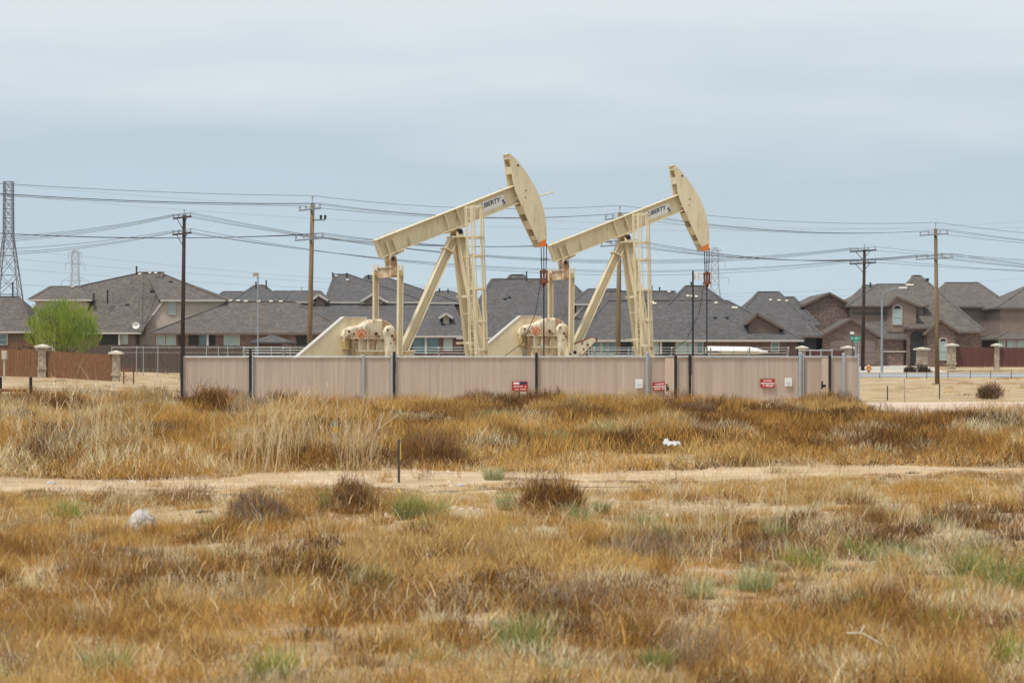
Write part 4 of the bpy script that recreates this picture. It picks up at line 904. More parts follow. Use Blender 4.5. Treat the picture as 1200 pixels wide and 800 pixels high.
def lattice(px, Y, label, prof, mat, r, arms=()):
    """prof: (photo row, half width in metres) from top to ground"""
    x = WX(px, Y); t = thing('transmission_tower', label, 'transmission tower', (x, Y, 1.2)); mb = MB(); br = MB()
    lv = [(WZ(py, Y) if py else 1.2, w) for py, w in prof]
    rings = []
    for (z0, w0), (z1, w1) in zip(lv, lv[1:]):
        n = max(1, int(round((z0-z1)/(max(w0, w1)*2*.95))))
        for k in range(n): u = k/n; rings.append((z0+(z1-z0)*u, w0+(w1-w0)*u))
    rings.append(lv[-1]); cr = lambda z, w: [Vector((x+a*w, Y+b*w, z)) for a, b in ((-1, -1), (1, -1), (1, 1), (-1, 1))]
    for (z0, w0), (z1, w1) in zip(rings, rings[1:]):
        p, q = cr(z0, w0), cr(z1, w1)
        for i in range(4):
            j = (i+1) % 4; mb.beam(p[i], q[i], r*1.5, r*1.5); br.beam(p[i], q[j], r*.8, r*.8); br.beam(p[j], q[i], r*.8, r*.8); br.beam(p[i], p[j], r*.7, r*.7)
    mb.build('leg_frame', mat, t); br.build('bracing', mat, t)
    for py, half in arms:
        z = WZ(py, Y); a = MB()
        for s in (-1, 1):
            e = Vector((x+s*half, Y, z)); a.beam((x, Y-.8, z), e, r, r); a.beam((x, Y+.8, z), e, r, r); a.beam((x+s*.8, Y, z+half*.38), e, r, r); a.beam((x+s*half*.5, Y, z), (x+s*half*.5, Y, z+half*.2), r*.7, r*.7); a.beam(e, e-Vector((0, 0, 2.4)), r*1.3, r*1.3)
        a.build('crossarm', mat, t)
lattice(10, 420, 'slim dark lattice tower at the left edge', [(213, .72), (277, .78), (345, 2.0), (None, 3.4)], 'tower', .12)
lattice(88, 900, 'faint distant lattice tower above the left house roofs', [(293, .5), (297, 1.3), (308, 1.2), (336, 1.5), (None, 4)], 'tower_hazed', .14, ((296, 2.4), (309, 3.6), (329, 5.0)))
lattice(838, 900, 'faint distant lattice tower behind the right pumpjack head', [(290, .5), (294, 1.3), (306, 1.2), (334, 1.5), (None, 4)], 'tower_hazed', .14, ((293, 2.4), (306, 3.6), (326, 5.0)))
# street lamp, camera pole, street sign, hydrant
t = thing('street_lamp', 'slender blue grey street lamp with curved arm in front of the brick house', 'street lamp', (WX(1033.5, 204), 204, .55)); mb = MB()
mb.tube([W(1033.5, 438, 204), W(1033.5, 352, 204)], .11, 10, r2=.07); mb.build('pole', 'lampgrey', t)
mb = MB(); mb.tube([W(1033.5, 352, 204), W(1034.5, 345, 203.9), W(1038, 341, 203.8), W(1046, 338.5, 203.6), W(1055, 337.5, 203.4)], .035, 8); mb.build('arm', 'lampgrey', t)
mb = MB(); mb.box(W(1058, 337.2, 203.3), (.7, .3, .13)); mb.build('lamp_head', 'white', t, bevel=.08)
t = thing('slim_pole', 'thin grey pole topped by a small tan box, behind the gazebo', 'pole', (WX(302, 180), 180, .8)); mb = MB()
mb.tube([(WX(302, 180), 180, .6), W(302.3, 320, 180)], .05, 8); mb.build('pole', 'lampgrey', t); mb = MB(); mb.box(W(299.5, 322, 180), (.36, .25, .26)); mb.build('box', 'stone', t)
t = thing('street_sign', 'green street name sign on a post near the garage', 'sign', (WX(1004, 180), 180, .2)); mb = MB()
for px in (1003, 1006): mb.tube([(WX(px, 180), 180, .1), W(px, 398, 180)], .045, 8)
mb.build('post', 'galv', t)
for (a, b, c_, d_, yaw) in ((996, 1008.5, 393.5, 398.8, .0), (1000, 1006, 398.9, 401.5, .6)):
    mb = MB(); p, q = W(a, d_, 179.8), W(b, c_, 179.8); mb.lim((p.x, 179.78, p.z), (q.x, 179.8, q.z)); o = mb.build('name_blade', 'green_sign', t); f = MB(); letters(f, (p+q)/2, (q.x-p.x)*.75, (q.z-p.z)*.35, 9, 179.77); f.build('printed_text', 'white', o)
t = thing('street_sign', 'small white sign plate seen from behind above the green street sign', 'sign', (WX(999, 190), 190, .4)); mb = MB(); mb.tube([(WX(999, 190), 190, .3), W(999, 386, 190)], .03, 6); mb.build('post', 'tpost', t); mb = MB(); mb.box(W(998.5, 390, 189.9), (.30, .02, .2)); mb.build('plate', 'white', t)
c = Vector((WX(1018, 203), 203, gz(WX(1018, 203), 203)+.05)); mb = MB(); k = 1.0
mb.lathe(c, [(.19*k, 0), (.19*k, .05*k), (.13*k, .07*k), (.13*k, .50*k), (.17*k, .52*k), (.17*k, .57*k), (.12*k, .66*k), (.05*k, .72*k), (.04*k, .78*k)], 14); mb.tube([c+Vector((-.26*k, 0, .40*k)), c+Vector((.26*k, 0, .40*k))], .08*k, 10); mb.tube([c+Vector((0, -.26*k, .36*k)), c], .1*k, 10)
tag(mb.build('fire_hydrant', 'hydrant', loc=c), 'orange fire hydrant at the foot of the dark pole by the garage', 'hydrant')

# ---------------------------------------------------------------- vegetation
PAL = {'bark': (.235, .135, .070), 'straw': (.60, .42, .175), 'gold': (.52, .30, .082), 'brown': (.28, .14, .048), 'umber': (.105, .052, .024), 'grey': (.30, .235, .165), 'pale': (.74, .60, .39), 'green': (.20, .27, .07), 'sage': (.34, .38, .18), 'lime': (.32, .38, .07)}
PALA = {k: np.array(v) for k, v in PAL.items()}
def blade_mesh(name, root, h, lean, width, col, mat, loc=(0, 0, 0), ang=None):
    n = len(h); ang = rng.random(n)*math.pi if ang is None else ang
    d = np.stack([np.cos(ang), np.sin(ang), np.zeros(n)], 1)*(width/2)[:, None]
    ll = np.hypot(lean[:, 0], lean[:, 1]); up = np.sqrt(np.clip(1-np.minimum(ll, .97)**2, .05, 1))
    mid = root+np.stack([lean[:, 0]*h*.38, lean[:, 1]*h*.38, h*.58*np.maximum(up, .5)], 1)
    tip = root+np.stack([lean[:, 0]*h, lean[:, 1]*h, h*up], 1)
    v = np.stack([root-d, root+d, mid-d*.8, mid+d*.8, tip], 1).reshape(-1, 3)-np.array(loc)
    me = bpy.data.meshes.new(name); me.vertices.add(5*n); me.vertices.foreach_set('co', v.astype(np.float32).ravel())
    b = np.arange(n)[:, None]*5; loops = (b+np.array([0, 1, 3, 2, 2, 3, 4])).ravel()
    me.loops.add(7*n); me.loops.foreach_set('vertex_index', loops.astype(np.int32))
    me.polygons.add(2*n); st = (np.arange(n)[:, None]*7+np.array([0, 4])).ravel(); me.polygons.foreach_set('loop_start', st.astype(np.int32))
    me.update(calc_edges=True)
    at = me.attributes.new('tint', 'FLOAT_COLOR', 'POINT'); c4 = np.ones((n, 5, 4), np.float32); c4[:, :, :3] = col[:, None, :]; at.data.foreach_set('color', c4.ravel())
    me.materials.append(M[mat]); o = bpy.data.objects.new(name, me); o.location = loc; COL.objects.link(o); return o
def trackc(x): return np.interp(x, [-20, -8, 0, 8, 20], [35.0, 36.6, 39.3, 42.0, 43.0])
def trackw(x): return np.interp(x, [-20, -8, -2, 4, 8, 20], [1.1, 1.4, 2.1, 1.5, 1.15, 1.1])
def in_track(x, y, m=0.0): return np.abs(y-trackc(x)) < trackw(x)+m
def clump_grass(name, y0, y1, dens, per, hr, rr, wid, seed, keep, dome=False, upright=.15, cols=None, lift=0.0, shift=.06, sage=.025):
    g = np.random.default_rng(seed); k0 = .218
    area = k0*(y1*y1-y0*y0)+6*(y1-y0); n = int(area*dens)
    y = np.sqrt(y0*y0+g.random(n)*(y1*y1-y0*y0)); x = (g.random(n)*2-1)*(k0*y+1.5)
    m = keep(x, y, g); x, y = x[m], y[m]; n = len(x)
    mid = fbm(x, y, seed+5, .45); tone = fbm(x, y, seed+9, .28)
    cr = rr[0]+(rr[1]-rr[0])*g.random(n)*(.5+mid); ch = (hr[0]+(hr[1]-hr[0])*np.clip((mid-.25)*1.9, 0, 1))*(.7+.6*g.random(n))
    if dome: ch = hr[0]+(hr[1]-hr[0])*g.random(n)*np.clip(mid*1.7, .3, 1.15); cr = np.maximum(cr, ch*.8)
    t = np.clip((tone-.20)/.60, 0, 1)-shift+(g.random(n)-.5)*.62
    ks = [0, .25, .5, .75, 1.0]; cs = np.array(cols if cols is not None else [PALA['umber'], PALA['brown'], PALA['gold'], PALA['gold']*.45+PALA['straw']*.55, PALA['straw']])
    base = np.stack([np.interp(t, ks, cs[:, q]) for q in range(3)], 1)
    for pr, c in ((sage, 'sage'), (.05, 'grey'), (.09, 'pale'), (.07, 'umber')): base = np.where((g.random(n) < pr)[:, None], PALA[c], base)
    cnt = np.maximum(10, (per*(.5+g.random(n)))).astype(int)
    if dome: cnt = (per*(.4+1.2*(cr/rr[1])**2)).astype(int)+40
    idx = np.repeat(np.arange(n), cnt); N_ = len(idx)
    rad = np.sqrt(g.random(N_)); th = g.random(N_)*2*math.pi; R = cr[idx]
    px, py = x[idx]+R*rad*np.cos(th), y[idx]+R*rad*np.sin(th)
    m = ~in_track(px, py+2.2*(fbm(px, py, 3, .7)-.5), -.2) | (fbm(px, py, 8, 1.1) > .66); idx, px, py, rad, th = idx[m], px[m], py[m], rad[m], th[m]; N_ = len(idx)
    fr = trackc(px)-trackw(px)-py; ch = ch.copy(); hs = np.where((fr > -1) & (fr < 5), np.clip(.28+.72*fr/5, .28, 1), 1.0)
    z = terr(px, py)-.01
    if dome:                                                 # bushy mound: short strands start all through the mound
        env = np.sqrt(np.clip(1-rad**2, 0, 1)); u = g.random(N_)**.6; z = z+ch[idx]*hs*env*u*.80; h = ch[idx]*hs*(.16+.24*g.random(N_))
        ln = upright+.6*rad*g.random(N_)+.25*g.random(N_)
    else:
        h = ch[idx]*hs*(1-.45*rad*rad)*(.5+.65*g.random(N_)); ln = upright+.6*rad*g.random(N_)+(.35+upright)*g.random(N_)**2
    az = th+g.normal(0, 1.2 if upright < .2 else 3, N_); lean = np.stack([np.cos(az)*ln+.03, np.sin(az)*ln], 1)
    root = np.stack([px, py, z+lift*g.random(N_)], 1); w = wid*(.55+.9*g.random(N_))
    col = np.clip(base[idx]*(.5+1.0*g.random(N_))[:, None]*(1+g.normal(0, .05, (N_, 3))), .01, .85)
    o = blade_mesh(name, root, h, lean, w, col, 'plant'); o['kind'] = 'stuff'; print(name, n, N_); return o
def bare(x, y): return np.where((x > -4.5) & (x < 2.2) & (y > 29) & (y < 39), .18, 0)+fbm(x, y, 77, .35)
def keep_fg(x, y, g):
    p = np.where(y < 27, 1.0, np.clip(1-(y-27)/10, .45, 1)); p = np.where((bare(x, y) > .66) & (y > 24), p*.22, p); p = np.where(in_track(x, y), .30, p)
    return (g.random(len(x)) < p) & (y < trackc(x)+.5)
def keep_mid(x, y, g):
    lane = (x > .1425*y) & (y > 71+2*np.sin(x*.9))
    e = trackc(x)+trackw(x)
    litter = (np.abs(x-WX(785, 48)) < .8) & (y > 44) & (y < 48.6)
    return (~lane) & ~litter & (y < 91.0) & (y > e+.1) & (g.random(len(x)) < np.clip(.5+(y-e)/3, .3, 1))
def keep_dome(x, y, g): return keep_mid(x, y, g) & (fbm(x, y, 55, .22) > .36)
def keep_dome_fg(x, y, g): return keep_fg(x, y, g) & (fbm(x, y, 57, .30) > .45)
clump_grass('dry_grass', 11.5, 44, 7.5, 160, (.08, .30), (.12, .36), .0040, 100, keep_fg)
clump_grass('dry_brush', 11.5, 44, 2.3, 760, (.16, .44), (.22, .60), .0034, 150, keep_dome_fg, True, .30, shift=.10, sage=.012)
clump_grass('dry_straw', 11.5, 40, 3.0, 34, (.18, .42), (.1, .45), .0044, 180, keep_fg, False, .35, [PALA['gold'], PALA['straw'], PALA['straw'], PALA['pale'], PALA['pale']])
clump_grass('dry_grass', 38, 91.5, 2.4, 100, (.10, .30), (.25, .65), .010, 300, keep_mid)
clump_grass('dry_brush', 38, 91.5, .80, 900, (.35, .88), (.50, 1.35), .0075, 350, keep_dome, True, .30, shift=.10, sage=.012)
clump_grass('dry_straw', 38, 90, .8, 22, (.20, .50), (.2, .6), .010, 380, keep_mid, False, .35, [PALA['gold'], PALA['straw'], PALA['straw'], PALA['pale'], PALA['pale']])
def keep_far(x, y, g):
    comp = (x > -14.2) & (x < 13.8) & (y > 91.5) & (y < 121); lane = (x > 12) & (y < 104)
    road = (x > 22) & (y > 186)
    return ~comp & ~lane & ~road & (g.random(len(x)) < .2+.8*(fbm(x, y, 41, .12) > .5))
clump_grass('dry_grass', 92, 186, .3, 30, (.04, .13), (.3, .9), .03, 500, keep_far, False, .4, [PALA['gold'], PALA['straw'], PALA['straw'], PALA['pale'], PALA['pale']])

def clods():
    g = np.random.default_rng(9); n = 5200; y = 27+g.random(n)*17; x = (g.random(n)*2-1)*(.218*y+1); keep = (np.abs(y-trackc(x)) < trackw(x)+.8) | ((bare(x, y) > .62) & (y < 41)); x, y = x[keep], y[keep]; n = len(x)
    r = .009+.045*g.random(n)**5; th = np.arange(5)*2*math.pi/5; base = terr(x, y)+.005
    vs = np.zeros((n, 6, 3)); q = .7+.6*g.random((n, 5))
    vs[:, :5, 0] = x[:, None]+r[:, None]*q*np.cos(th); vs[:, :5, 1] = y[:, None]+r[:, None]*q*np.sin(th); vs[:, :5, 2] = base[:, None]
    vs[:, 5, 0] = x+r*.3*g.normal(size=n); vs[:, 5, 1] = y; vs[:, 5, 2] = base+r*(.5+.5*g.random(n)); fs = [(i*6+k, i*6+(k+1) % 5, i*6+5) for i in range(n) for k in range(5)]
    mb = MB(); mb.v = vs.reshape(-1, 3).tolist(); mb.f = fs; o = mb.build('loose_stones', 'clod'); o['kind'] = 'stuff'
M['clod'] = pm('dry_clods', (.50, .38, .26), .95, .35, 2.5, rgb2=(.66, .56, .46), mix=(.5, .6))
clods()
clump_grass('dry_brush', 104, 184, .10, 60, (.08, .30), (.2, .6), .02, 620, keep_far, True, .3, sage=.1)
def litter_straw():                                         # broken stems lying on the grass
    g = np.random.default_rng(77); n = 16000; y = np.sqrt(11.5**2+g.random(n)*(43**2-11.5**2)); x = (g.random(n)*2-1)*(.218*y+1.2); k = fbm(x, y, 61, .5) > .42; x, y = x[k], y[k]; n = len(x)
    az = g.random(n)*2*math.pi; ln = .72+.25*g.random(n); h = .10+.28*g.random(n)**2
    c = np.array([PALA['straw'], PALA['pale'], PALA['pale']*.85, PALA['gold']])[g.integers(0, 4, n)]*(.75+.4*g.random(n))[:, None]
    o = blade_mesh('broken_straw', np.stack([x, y, terr(x, y)+.02+.16*g.random(n)], 1), h, np.stack([np.cos(az)*ln, np.sin(az)*ln], 1), .0055*(.6+.8*g.random(n)), np.clip(c, 0, .85), 'plant', ang=az+math.pi/2); o['kind'] = 'stuff'
litter_straw()
def shrub(name, label, cat, px, py, Y, w, h, n, cols, wid=.008, group=None, spiky=.5, dome=True, seed=0):
    g = np.random.default_rng(seed+int(px)*7); x0 = WX(px, Y); z0 = gz(x0, Y); base = np.array([x0, Y, z0])
    rad = np.sqrt(g.random(n)); th = g.random(n)*2*math.pi
    if dome:                                                # twigs fill a dome
        ph = np.arccos(1-g.random(n)*.98); q = .25+.75*g.random(n)**.5
        lum = 1+.22*np.sin(2*th+seed+px)+.16*np.sin(3*th+1.7*px)+.12*np.sin(5*th+ph*3); cx = np.sin(ph)*np.cos(th)*q*w/2*.8*lum; cy = np.sin(ph)*np.sin(th)*q*w/2*.75*lum; cz = np.cos(ph)*q*h*.66*lum
        root = base+np.stack([cx, cy, cz], 1); hh = h*.36*(.4+1.1*g.random(n)); az = 2*math.pi*g.random(n); ln = .25+.7*g.random(n)
    else:
        root = base+np.stack([w*.34*rad*np.cos(th+np.sin(px)), w*.30*rad*np.sin(th), np.zeros(n)], 1); hh = h*(.35+.8*g.random(n)); az = th+g.normal(0, .8, n); ln = (.12+spiky*rad*(.6+.6*g.random(n)))
    lean = np.stack([np.cos(az)*ln, np.sin(az)*ln], 1); c = np.array([PAL[k] if isinstance(k, str) else k for k in cols]); col = np.clip(c[g.integers(0, len(c), n)]*(.7+.6*g.random(n))[:, None], .005, .8)
    o = blade_mesh(name, root, hh, lean, wid*(.6+.8*g.random(n)), col, 'plant', loc=tuple(base)); return tag(o, label, cat, group)
def gy(py): return CH*F/(py-HY)                              # ground distance of a photo row on the flat
# green tufts in the foreground
tufts = [(78, 608, 26, 'bright green tuft on the sandy patch left of the white rock', 'lime'), (395, 603, 26, 'low green tuft at the foot of the round brown tumbleweed', 'green'),
 (476, 614, 27, 'deep green bunch directly in front of the dark steel post, left of its twin', 'green'), (508, 613, 24, 'green bunch right of its taller twin in front of the steel post', 'green'),
 (578, 565, 14, 'tiny grey green tuft on the sandy track left of centre', 'sage'), (590, 632, 22, 'small dark green tuft below the bare patch at centre', 'green'), (593, 598, 16, 'small sage tuft left of the dark brown shrub', 'sage'),
 (674, 612, 22, 'pale green spiky tuft below the dark brown shrub', 'sage'), (706, 600, 14, 'little green tuft at the right edge of the dark brown shrub', 'green'), (760, 618, 22, 'soft green tuft right of the dark brown shrub', 'green'),
 (730, 640, 22, 'sage tuft between bare soil and brown grass at centre', 'sage'), (783, 640, 20, 'sage tuft just right of centre, lower of two', 'sage'), (906, 633, 24, 'blue green tuft among tall straw right of centre', 'sage'),
 (944, 669, 30, 'broad lime green tuft right of centre', 'lime'), (1008, 655, 26, 'narrow green tuft right of the broad lime one', 'green'), (1052, 672, 34, 'wide pale green bunch towards the right edge', 'sage'),
 (1135, 678, 40, 'dense dark green bunch beside the right edge', 'green'), (1178, 692, 40, 'grassy green bunch cut by the right edge', 'green'), (1122, 700, 24, 'small dark sage tuft under the dense green bunch', 'sage'), (820, 700, 30, 'pale sage tuft in the brown grass right of centre', 'sage'),
 (886, 692, 30, 'silvery green tuft in the brown grass below the lime one', 'sage'), (984, 716, 30, 'thin pale green tuft in lower right grass', 'sage'), (1026, 725, 26, 'yellow green tuft in lower right grass', 'lime'),
 (438, 695, 30, 'blue green tuft in lower left of centre grass', 'sage'), (612, 775, 42, 'tall sparse green tuft at bottom centre', 'green'), (1180, 772, 44, 'lime green tuft in the bottom right corner', 'lime'), (770, 792, 30, 'short green tuft on the bottom edge right of centre', 'green'), (125, 796, 40, 'sage green tuft on the bottom edge at left', 'sage'), (318, 800, 36, 'yellow green tuft on the bottom edge left of centre', 'lime'), (1106, 745, 30, 'slim yellow green tuft above the bottom right corner', 'lime')]
for px, py, hp, lab, c in tufts:
    Y = gy(py); s = Y/F; c2 = {'lime': ['lime', 'lime', 'green', 'straw'], 'green': ['green', 'green', 'sage', 'straw'], 'sage': ['sage', 'sage', 'green', 'pale']}[c]
    shrub('grass_tuft', lab, 'grass tuft', px, py, Y, hp*s*(1.6+.9*((px*7) % 10)/10), hp*s*(1.1+.5*((px*3) % 10)/10), 230+(px*13) % 260, c2, .0046, 'green tufts in the dry foreground grass', .55, False)
# shrubs and tumbleweeds
Y = gy(606); shrub('tumbleweed', 'round dark brown tumbleweed left of the steel post', 'tumbleweed', 411, 606, Y, 58*Y/F, 46*Y/F, 2600, ['bark', 'brown', 'grey', 'gold'], .007)
Y = gy(602); shrub('dry_shrub', 'sprawling dark brown shrub just right of centre beside the track', 'shrub', 650, 602, Y, 92*Y/F, 50*Y/F, 3600, ['bark', 'brown', 'umber', 'gold'], .007)
Y = gy(618); shrub('dry_shrub', 'low purple grey shrub right of the white rock', 'shrub', 300, 618, Y, 120*Y/F, 44*Y/F, 3600, [(.24, .18, .15), (.30, .24, .19), 'bark', 'gold'], .007)
Y = 110; shrub('tumbleweed', 'round brown tumbleweed alone in the pale field at right', 'tumbleweed', 1159, 470, Y, 34*Y/F, 21*Y/F, 1600, ['brown', 'umber', 'grey'], .02)
Y = 82; shrub('tumbleweed', 'bleached straw tumbleweed mound on the left bank', 'tumbleweed', 178, 475, Y, 62*Y/F, 24*Y/F+.25, 2600, ['pale', 'straw', 'grey'], .016)
Y = 84; shrub('tumbleweed', 'flat pale grey tumbleweed mound left of centre below the fence', 'tumbleweed', 577, 485, Y, 76*Y/F, 24*Y/F, 2600, ['pale', 'grey', 'grey'], .016)
Y = 84; shrub('dry_shrub', 'dark brown shrub against the fence right of the first red sign', 'shrub', 650, 484, Y, 50*Y/F, 27*Y/F, 2200, ['bark', 'umber', 'brown'], .016)
Y = 84; shrub('dry_shrub', 'dark brown shrub growing against the fence far left', 'shrub', 245, 480, Y, 60*Y/F, 24*Y/F+.3, 2200, ['bark', 'brown', 'umber', 'gold'], .016)
Y = 85; shrub('dry_shrub', 'dark brown shrub against the fence below the gearbox', 'shrub', 330, 482, Y, 70*Y/F, 28*Y/F, 2200, ['bark', 'brown', 'brown'], .016)
Y = gy(560); shrub('dry_shrub', 'dark tangled brown bush behind the steel post', 'shrub', 500, 560, Y+3, 110*Y/F, 56*Y/F, 4200, ['bark', 'brown', 'grey', 'gold'], .010)
Y = gy(560); shrub('dry_shrub', 'dark brown bush behind the white straw stalks left of the steel post', 'shrub', 330, 560, Y+4, 90*Y/F, 54*Y/F, 3200, ['bark', 'brown', 'umber', 'gold'], .010)
Y = gy(562); shrub('dry_shrub', 'greyish twiggy bush on the left bank below the straw weeds', 'shrub', 70, 562, Y+3, 120*Y/F, 62*Y/F, 4200, ['grey', 'bark', 'grey', 'straw'], .010)
for px in (1066, 1082): Y = 205; shrub('dry_shrub', 'low dark hedge clump between the stone pillars' if px < 1070 else 'low dark hedge clump under the arched window', 'shrub', px, 432, Y, 1.6, .7, 500, ['umber', (.06, .055, .035)], .05)
# tall bleached weeds: branching stalks
def weed(px, py, Y, hp, n, label, spread=.5, seed=0, cols=('pale', 'straw', 'pale')):
    g = random.Random(seed+px); x0 = WX(px, Y); z0 = gz(x0, Y); root = []; hh = []; lean = []; col = []; wd = []; H = hp*Y/F
    for i in range(n):
        az = g.uniform(0, 6.28); l = g.uniform(.02, spread); h = H*g.uniform(.5, 1.05); p = np.array([x0+g.gauss(0, H*.14), Y+g.gauss(0, H*.14), z0]); lv = np.array([math.cos(az)*l, math.sin(az)*l]); c = np.array(PAL[g.choice(cols)])*g.uniform(.8, 1.15)
        root.append(p); hh.append(h); lean.append(lv); col.append(c); wd.append(.012*g.uniform(.7, 1.3))
        for k in range(g.randint(3, 7)):
            u = g.uniform(.35, .95); upv = math.sqrt(max(.1, 1-l*l)); q = p+np.array([lv[0]*h*u*(.7+.3*u), lv[1]*h*u*(.7+.3*u), h*upv*u]); a2 = az+g.uniform(-2, 2); l2 = g.uniform(.3, .85)
            root.append(q); hh.append(h*g.uniform(.08, .28)); lean.append(np.array([math.cos(a2)*l2, math.sin(a2)*l2])); col.append(c); wd.append(.009)
    o = blade_mesh('dry_weed', np.array(root), np.array(hh), np.array(lean), np.array(wd), np.clip(np.array(col), 0, .85), 'plant', loc=(x0, Y, z0)); return tag(o, label, 'weed', 'tall bleached weeds on the bank')
for px, py, hp, n, lab in ((98, 550, 95, 60, 'tallest bleached weed stalks on the left bank'), (135, 552, 80, 70, 'bushy straw coloured weeds right of the tallest stalks'), (40, 545, 75, 40, 'thin straw weeds near the left edge'), (160, 540, 70, 40, 'straw stalks leaning beside the bushy weeds'),
                       (285, 556, 72, 60, 'pale straw stalks fanning out left of the dark bush'), (318, 556, 78, 70, 'white straw stalks standing before the dark bush'), (350, 552, 82, 60, 'seed topped straw stalks right of the dark bush'), (420, 556, 70, 60, 'white branching stalks left of the steel post'),
                       (385, 552, 84, 30, 'thin straw stalks beside the grey marker post'), (845, 632, 60, 26, 'thin straw stalks in the foreground right of centre'), (792, 610, 55, 18, 'lone straw stalks right of the dark brown shrub'), (905, 630, 62, 16, 'tall straw stem over the blue green tuft')):
    weed(px, py, gy(py)+(.4 if py < 600 else 0), hp*1.3, int(n*1.1), lab)
shrub('grass_tuft', 'bleached white starburst of dead grass left of centre in the foreground', 'grass tuft', 535, 708, gy(708), .30, .24, 160, ['pale', 'pale', 'grey'], .006, None, 1.0, False)
# fallen branch, stalks
def branch(pts, r, label, mat='cap'):
    mb = MB(); P0 = [Vector(p) for p in pts[0]]
    for q in pts: mb.tube(q, r, 6, r2=r*.4)
    tag(mb.build('fallen_branch', mat, loc=P0[0]), label, 'branch')
Y = gy(775); s = Y/F; o = Vector((WX(990, Y), Y-.1, .20)); branch([[o, o+Vector((18*s, 0, .0)), o+Vector((38*s, -.1, -.06))], [o+Vector((16*s, 0, .0)), o+Vector((20*s, 0, .05)), o+Vector((28*s, .1, .0))]], .007, 'bleached forked twig lying on the grass at bottom right')
Y = gy(552)+2; s = Y/F; o = Vector((WX(438, Y), Y-2.4, .1)); branch([[o, o+Vector((12*s, 0, 40*s)), o+Vector((36*s, 0, 58*s))], [o+Vector((14*s, 0, 42*s)), o+Vector((20*s, 0, 60*s))]], .012, 'long bleached stalk leaning left of the steel post')
# rocks, litter, posts
def rock(px, py, wp, hp, label, mat='rock', seed=1, name='rock', cat='rock'):
    Y = gy(py); s = Y/F; g = np.random.default_rng(seed); mb = MB(); n = 14; m = 8; vs = []; c = Vector((WX(px, Y), Y, gz(WX(px, Y), Y)))
    for i in range(m+1):
        ph = math.pi*.62*i/m
        for k in range(n):
            t = 2*math.pi*k/n; q = 1+.16*math.sin(2*t+seed)+.10*math.sin(5*t+i)+g.normal(0, .05); vs.append(c+Vector((math.sin(ph)*math.cos(t)*wp*s/2*q, math.sin(ph)*math.sin(t)*wp*s/2*q, max(-.05, (math.cos(ph)+.15)*hp*s*.85*(1+.08*math.sin(3*t))))))
    mb.add(vs, [(i*n+k, (i+1)*n+k, (i+1)*n+(k+1) % n, i*n+(k+1) % n) for i in range(m) for k in range(n)]+[tuple(range(n))])
    tag(mb.build(name, mat, loc=c, smooth=False), label, cat)
rock(166, 619, 31, 24, 'white limestone rock half hidden in the grass at left')
Y = 48; s = Y/F; c = Vector((WX(779, Y), Y, WZ(521, Y))); mb = MB(); n = 9
vs = []
for i in range(n):
    for j in range(6):
        u = i/(n-1); x = (u*20-2)*s; hgt = (5.5*math.exp(-((u-.2)/.2)**2)+2.6*math.exp(-((u-.75)/.25)**2)+1)*s; vs.append(c+Vector((x, (j/5-.5)*.35, hgt*math.sin(math.pi*j/5)+.03*math.sin(i*2.1+j*1.7))))
mb.add(vs, [(i*6+j, i*6+j+1, (i+1)*6+j+1, (i+1)*6+j) for i in range(n-1) for j in range(5)]); o = mb.build('plastic_scrap', 'plastic', loc=c); md = o.modifiers.new('t', 'SOLIDIFY'); md.thickness = .01; tag(o, 'crumpled white plastic scrap caught on top of the grass right of centre', 'litter')
Y = gy(568); x = WX(467.5, Y); s = Y/F; t = thing('marker_post', 'dark steel post with a yellow edge standing by the sandy track', 'post', (x, Y, 0)); mb = MB()
mb.lim((x-.020, Y-.03, -.1), (x+.020, Y-.024, 53*s)); mb.lim((x-.004, Y-.024, -.1), (x+.004, Y+.02, 53*s)); mb.build('post', 'tpost', t); mb = MB(); mb.lim((x+.0202, Y-.032, 30*s), (x+.034, Y-.022, 50*s)); mb.build('yellow_marker', 'yellow', t)
Y = gy(552)+1; x = WX(393, Y); s = Y/F; t = thing('marker_post', 'grey steel post with a yellow tag among the straw stalks', 'post', (x, Y, 0)); mb = MB(); mb.lim((x-.025, Y-.03, -.1), (x+.025, Y-.022, 55*s)); mb.lim((x-.004, Y-.0218, -.1), (x+.004, Y+.02, 55*s)); mb.build('post', 'galv', t); mb = MB(); mb.lim((x-.03, Y-.045, 42*s), (x+.045, Y-.0305, 49*s)); mb.build('yellow_tag', 'yellow', t)
rock(467.5, 579, 9, 5, 'small yellow scrap lying on the sand below the steel post', 'yellow', 4, 'plastic_scrap', 'litter')
for i, (px, py, w, lab) in enumerate(((60, 568, 10, 'small pale stone on the track at left'), (540, 572, 9, 'small pale stone on the track near centre'), (1058, 620, 8, 'little white stone in the right foreground'))): rock(px, py, w, w*.5, lab, 'rock', 20+i, 'stone', 'stone')
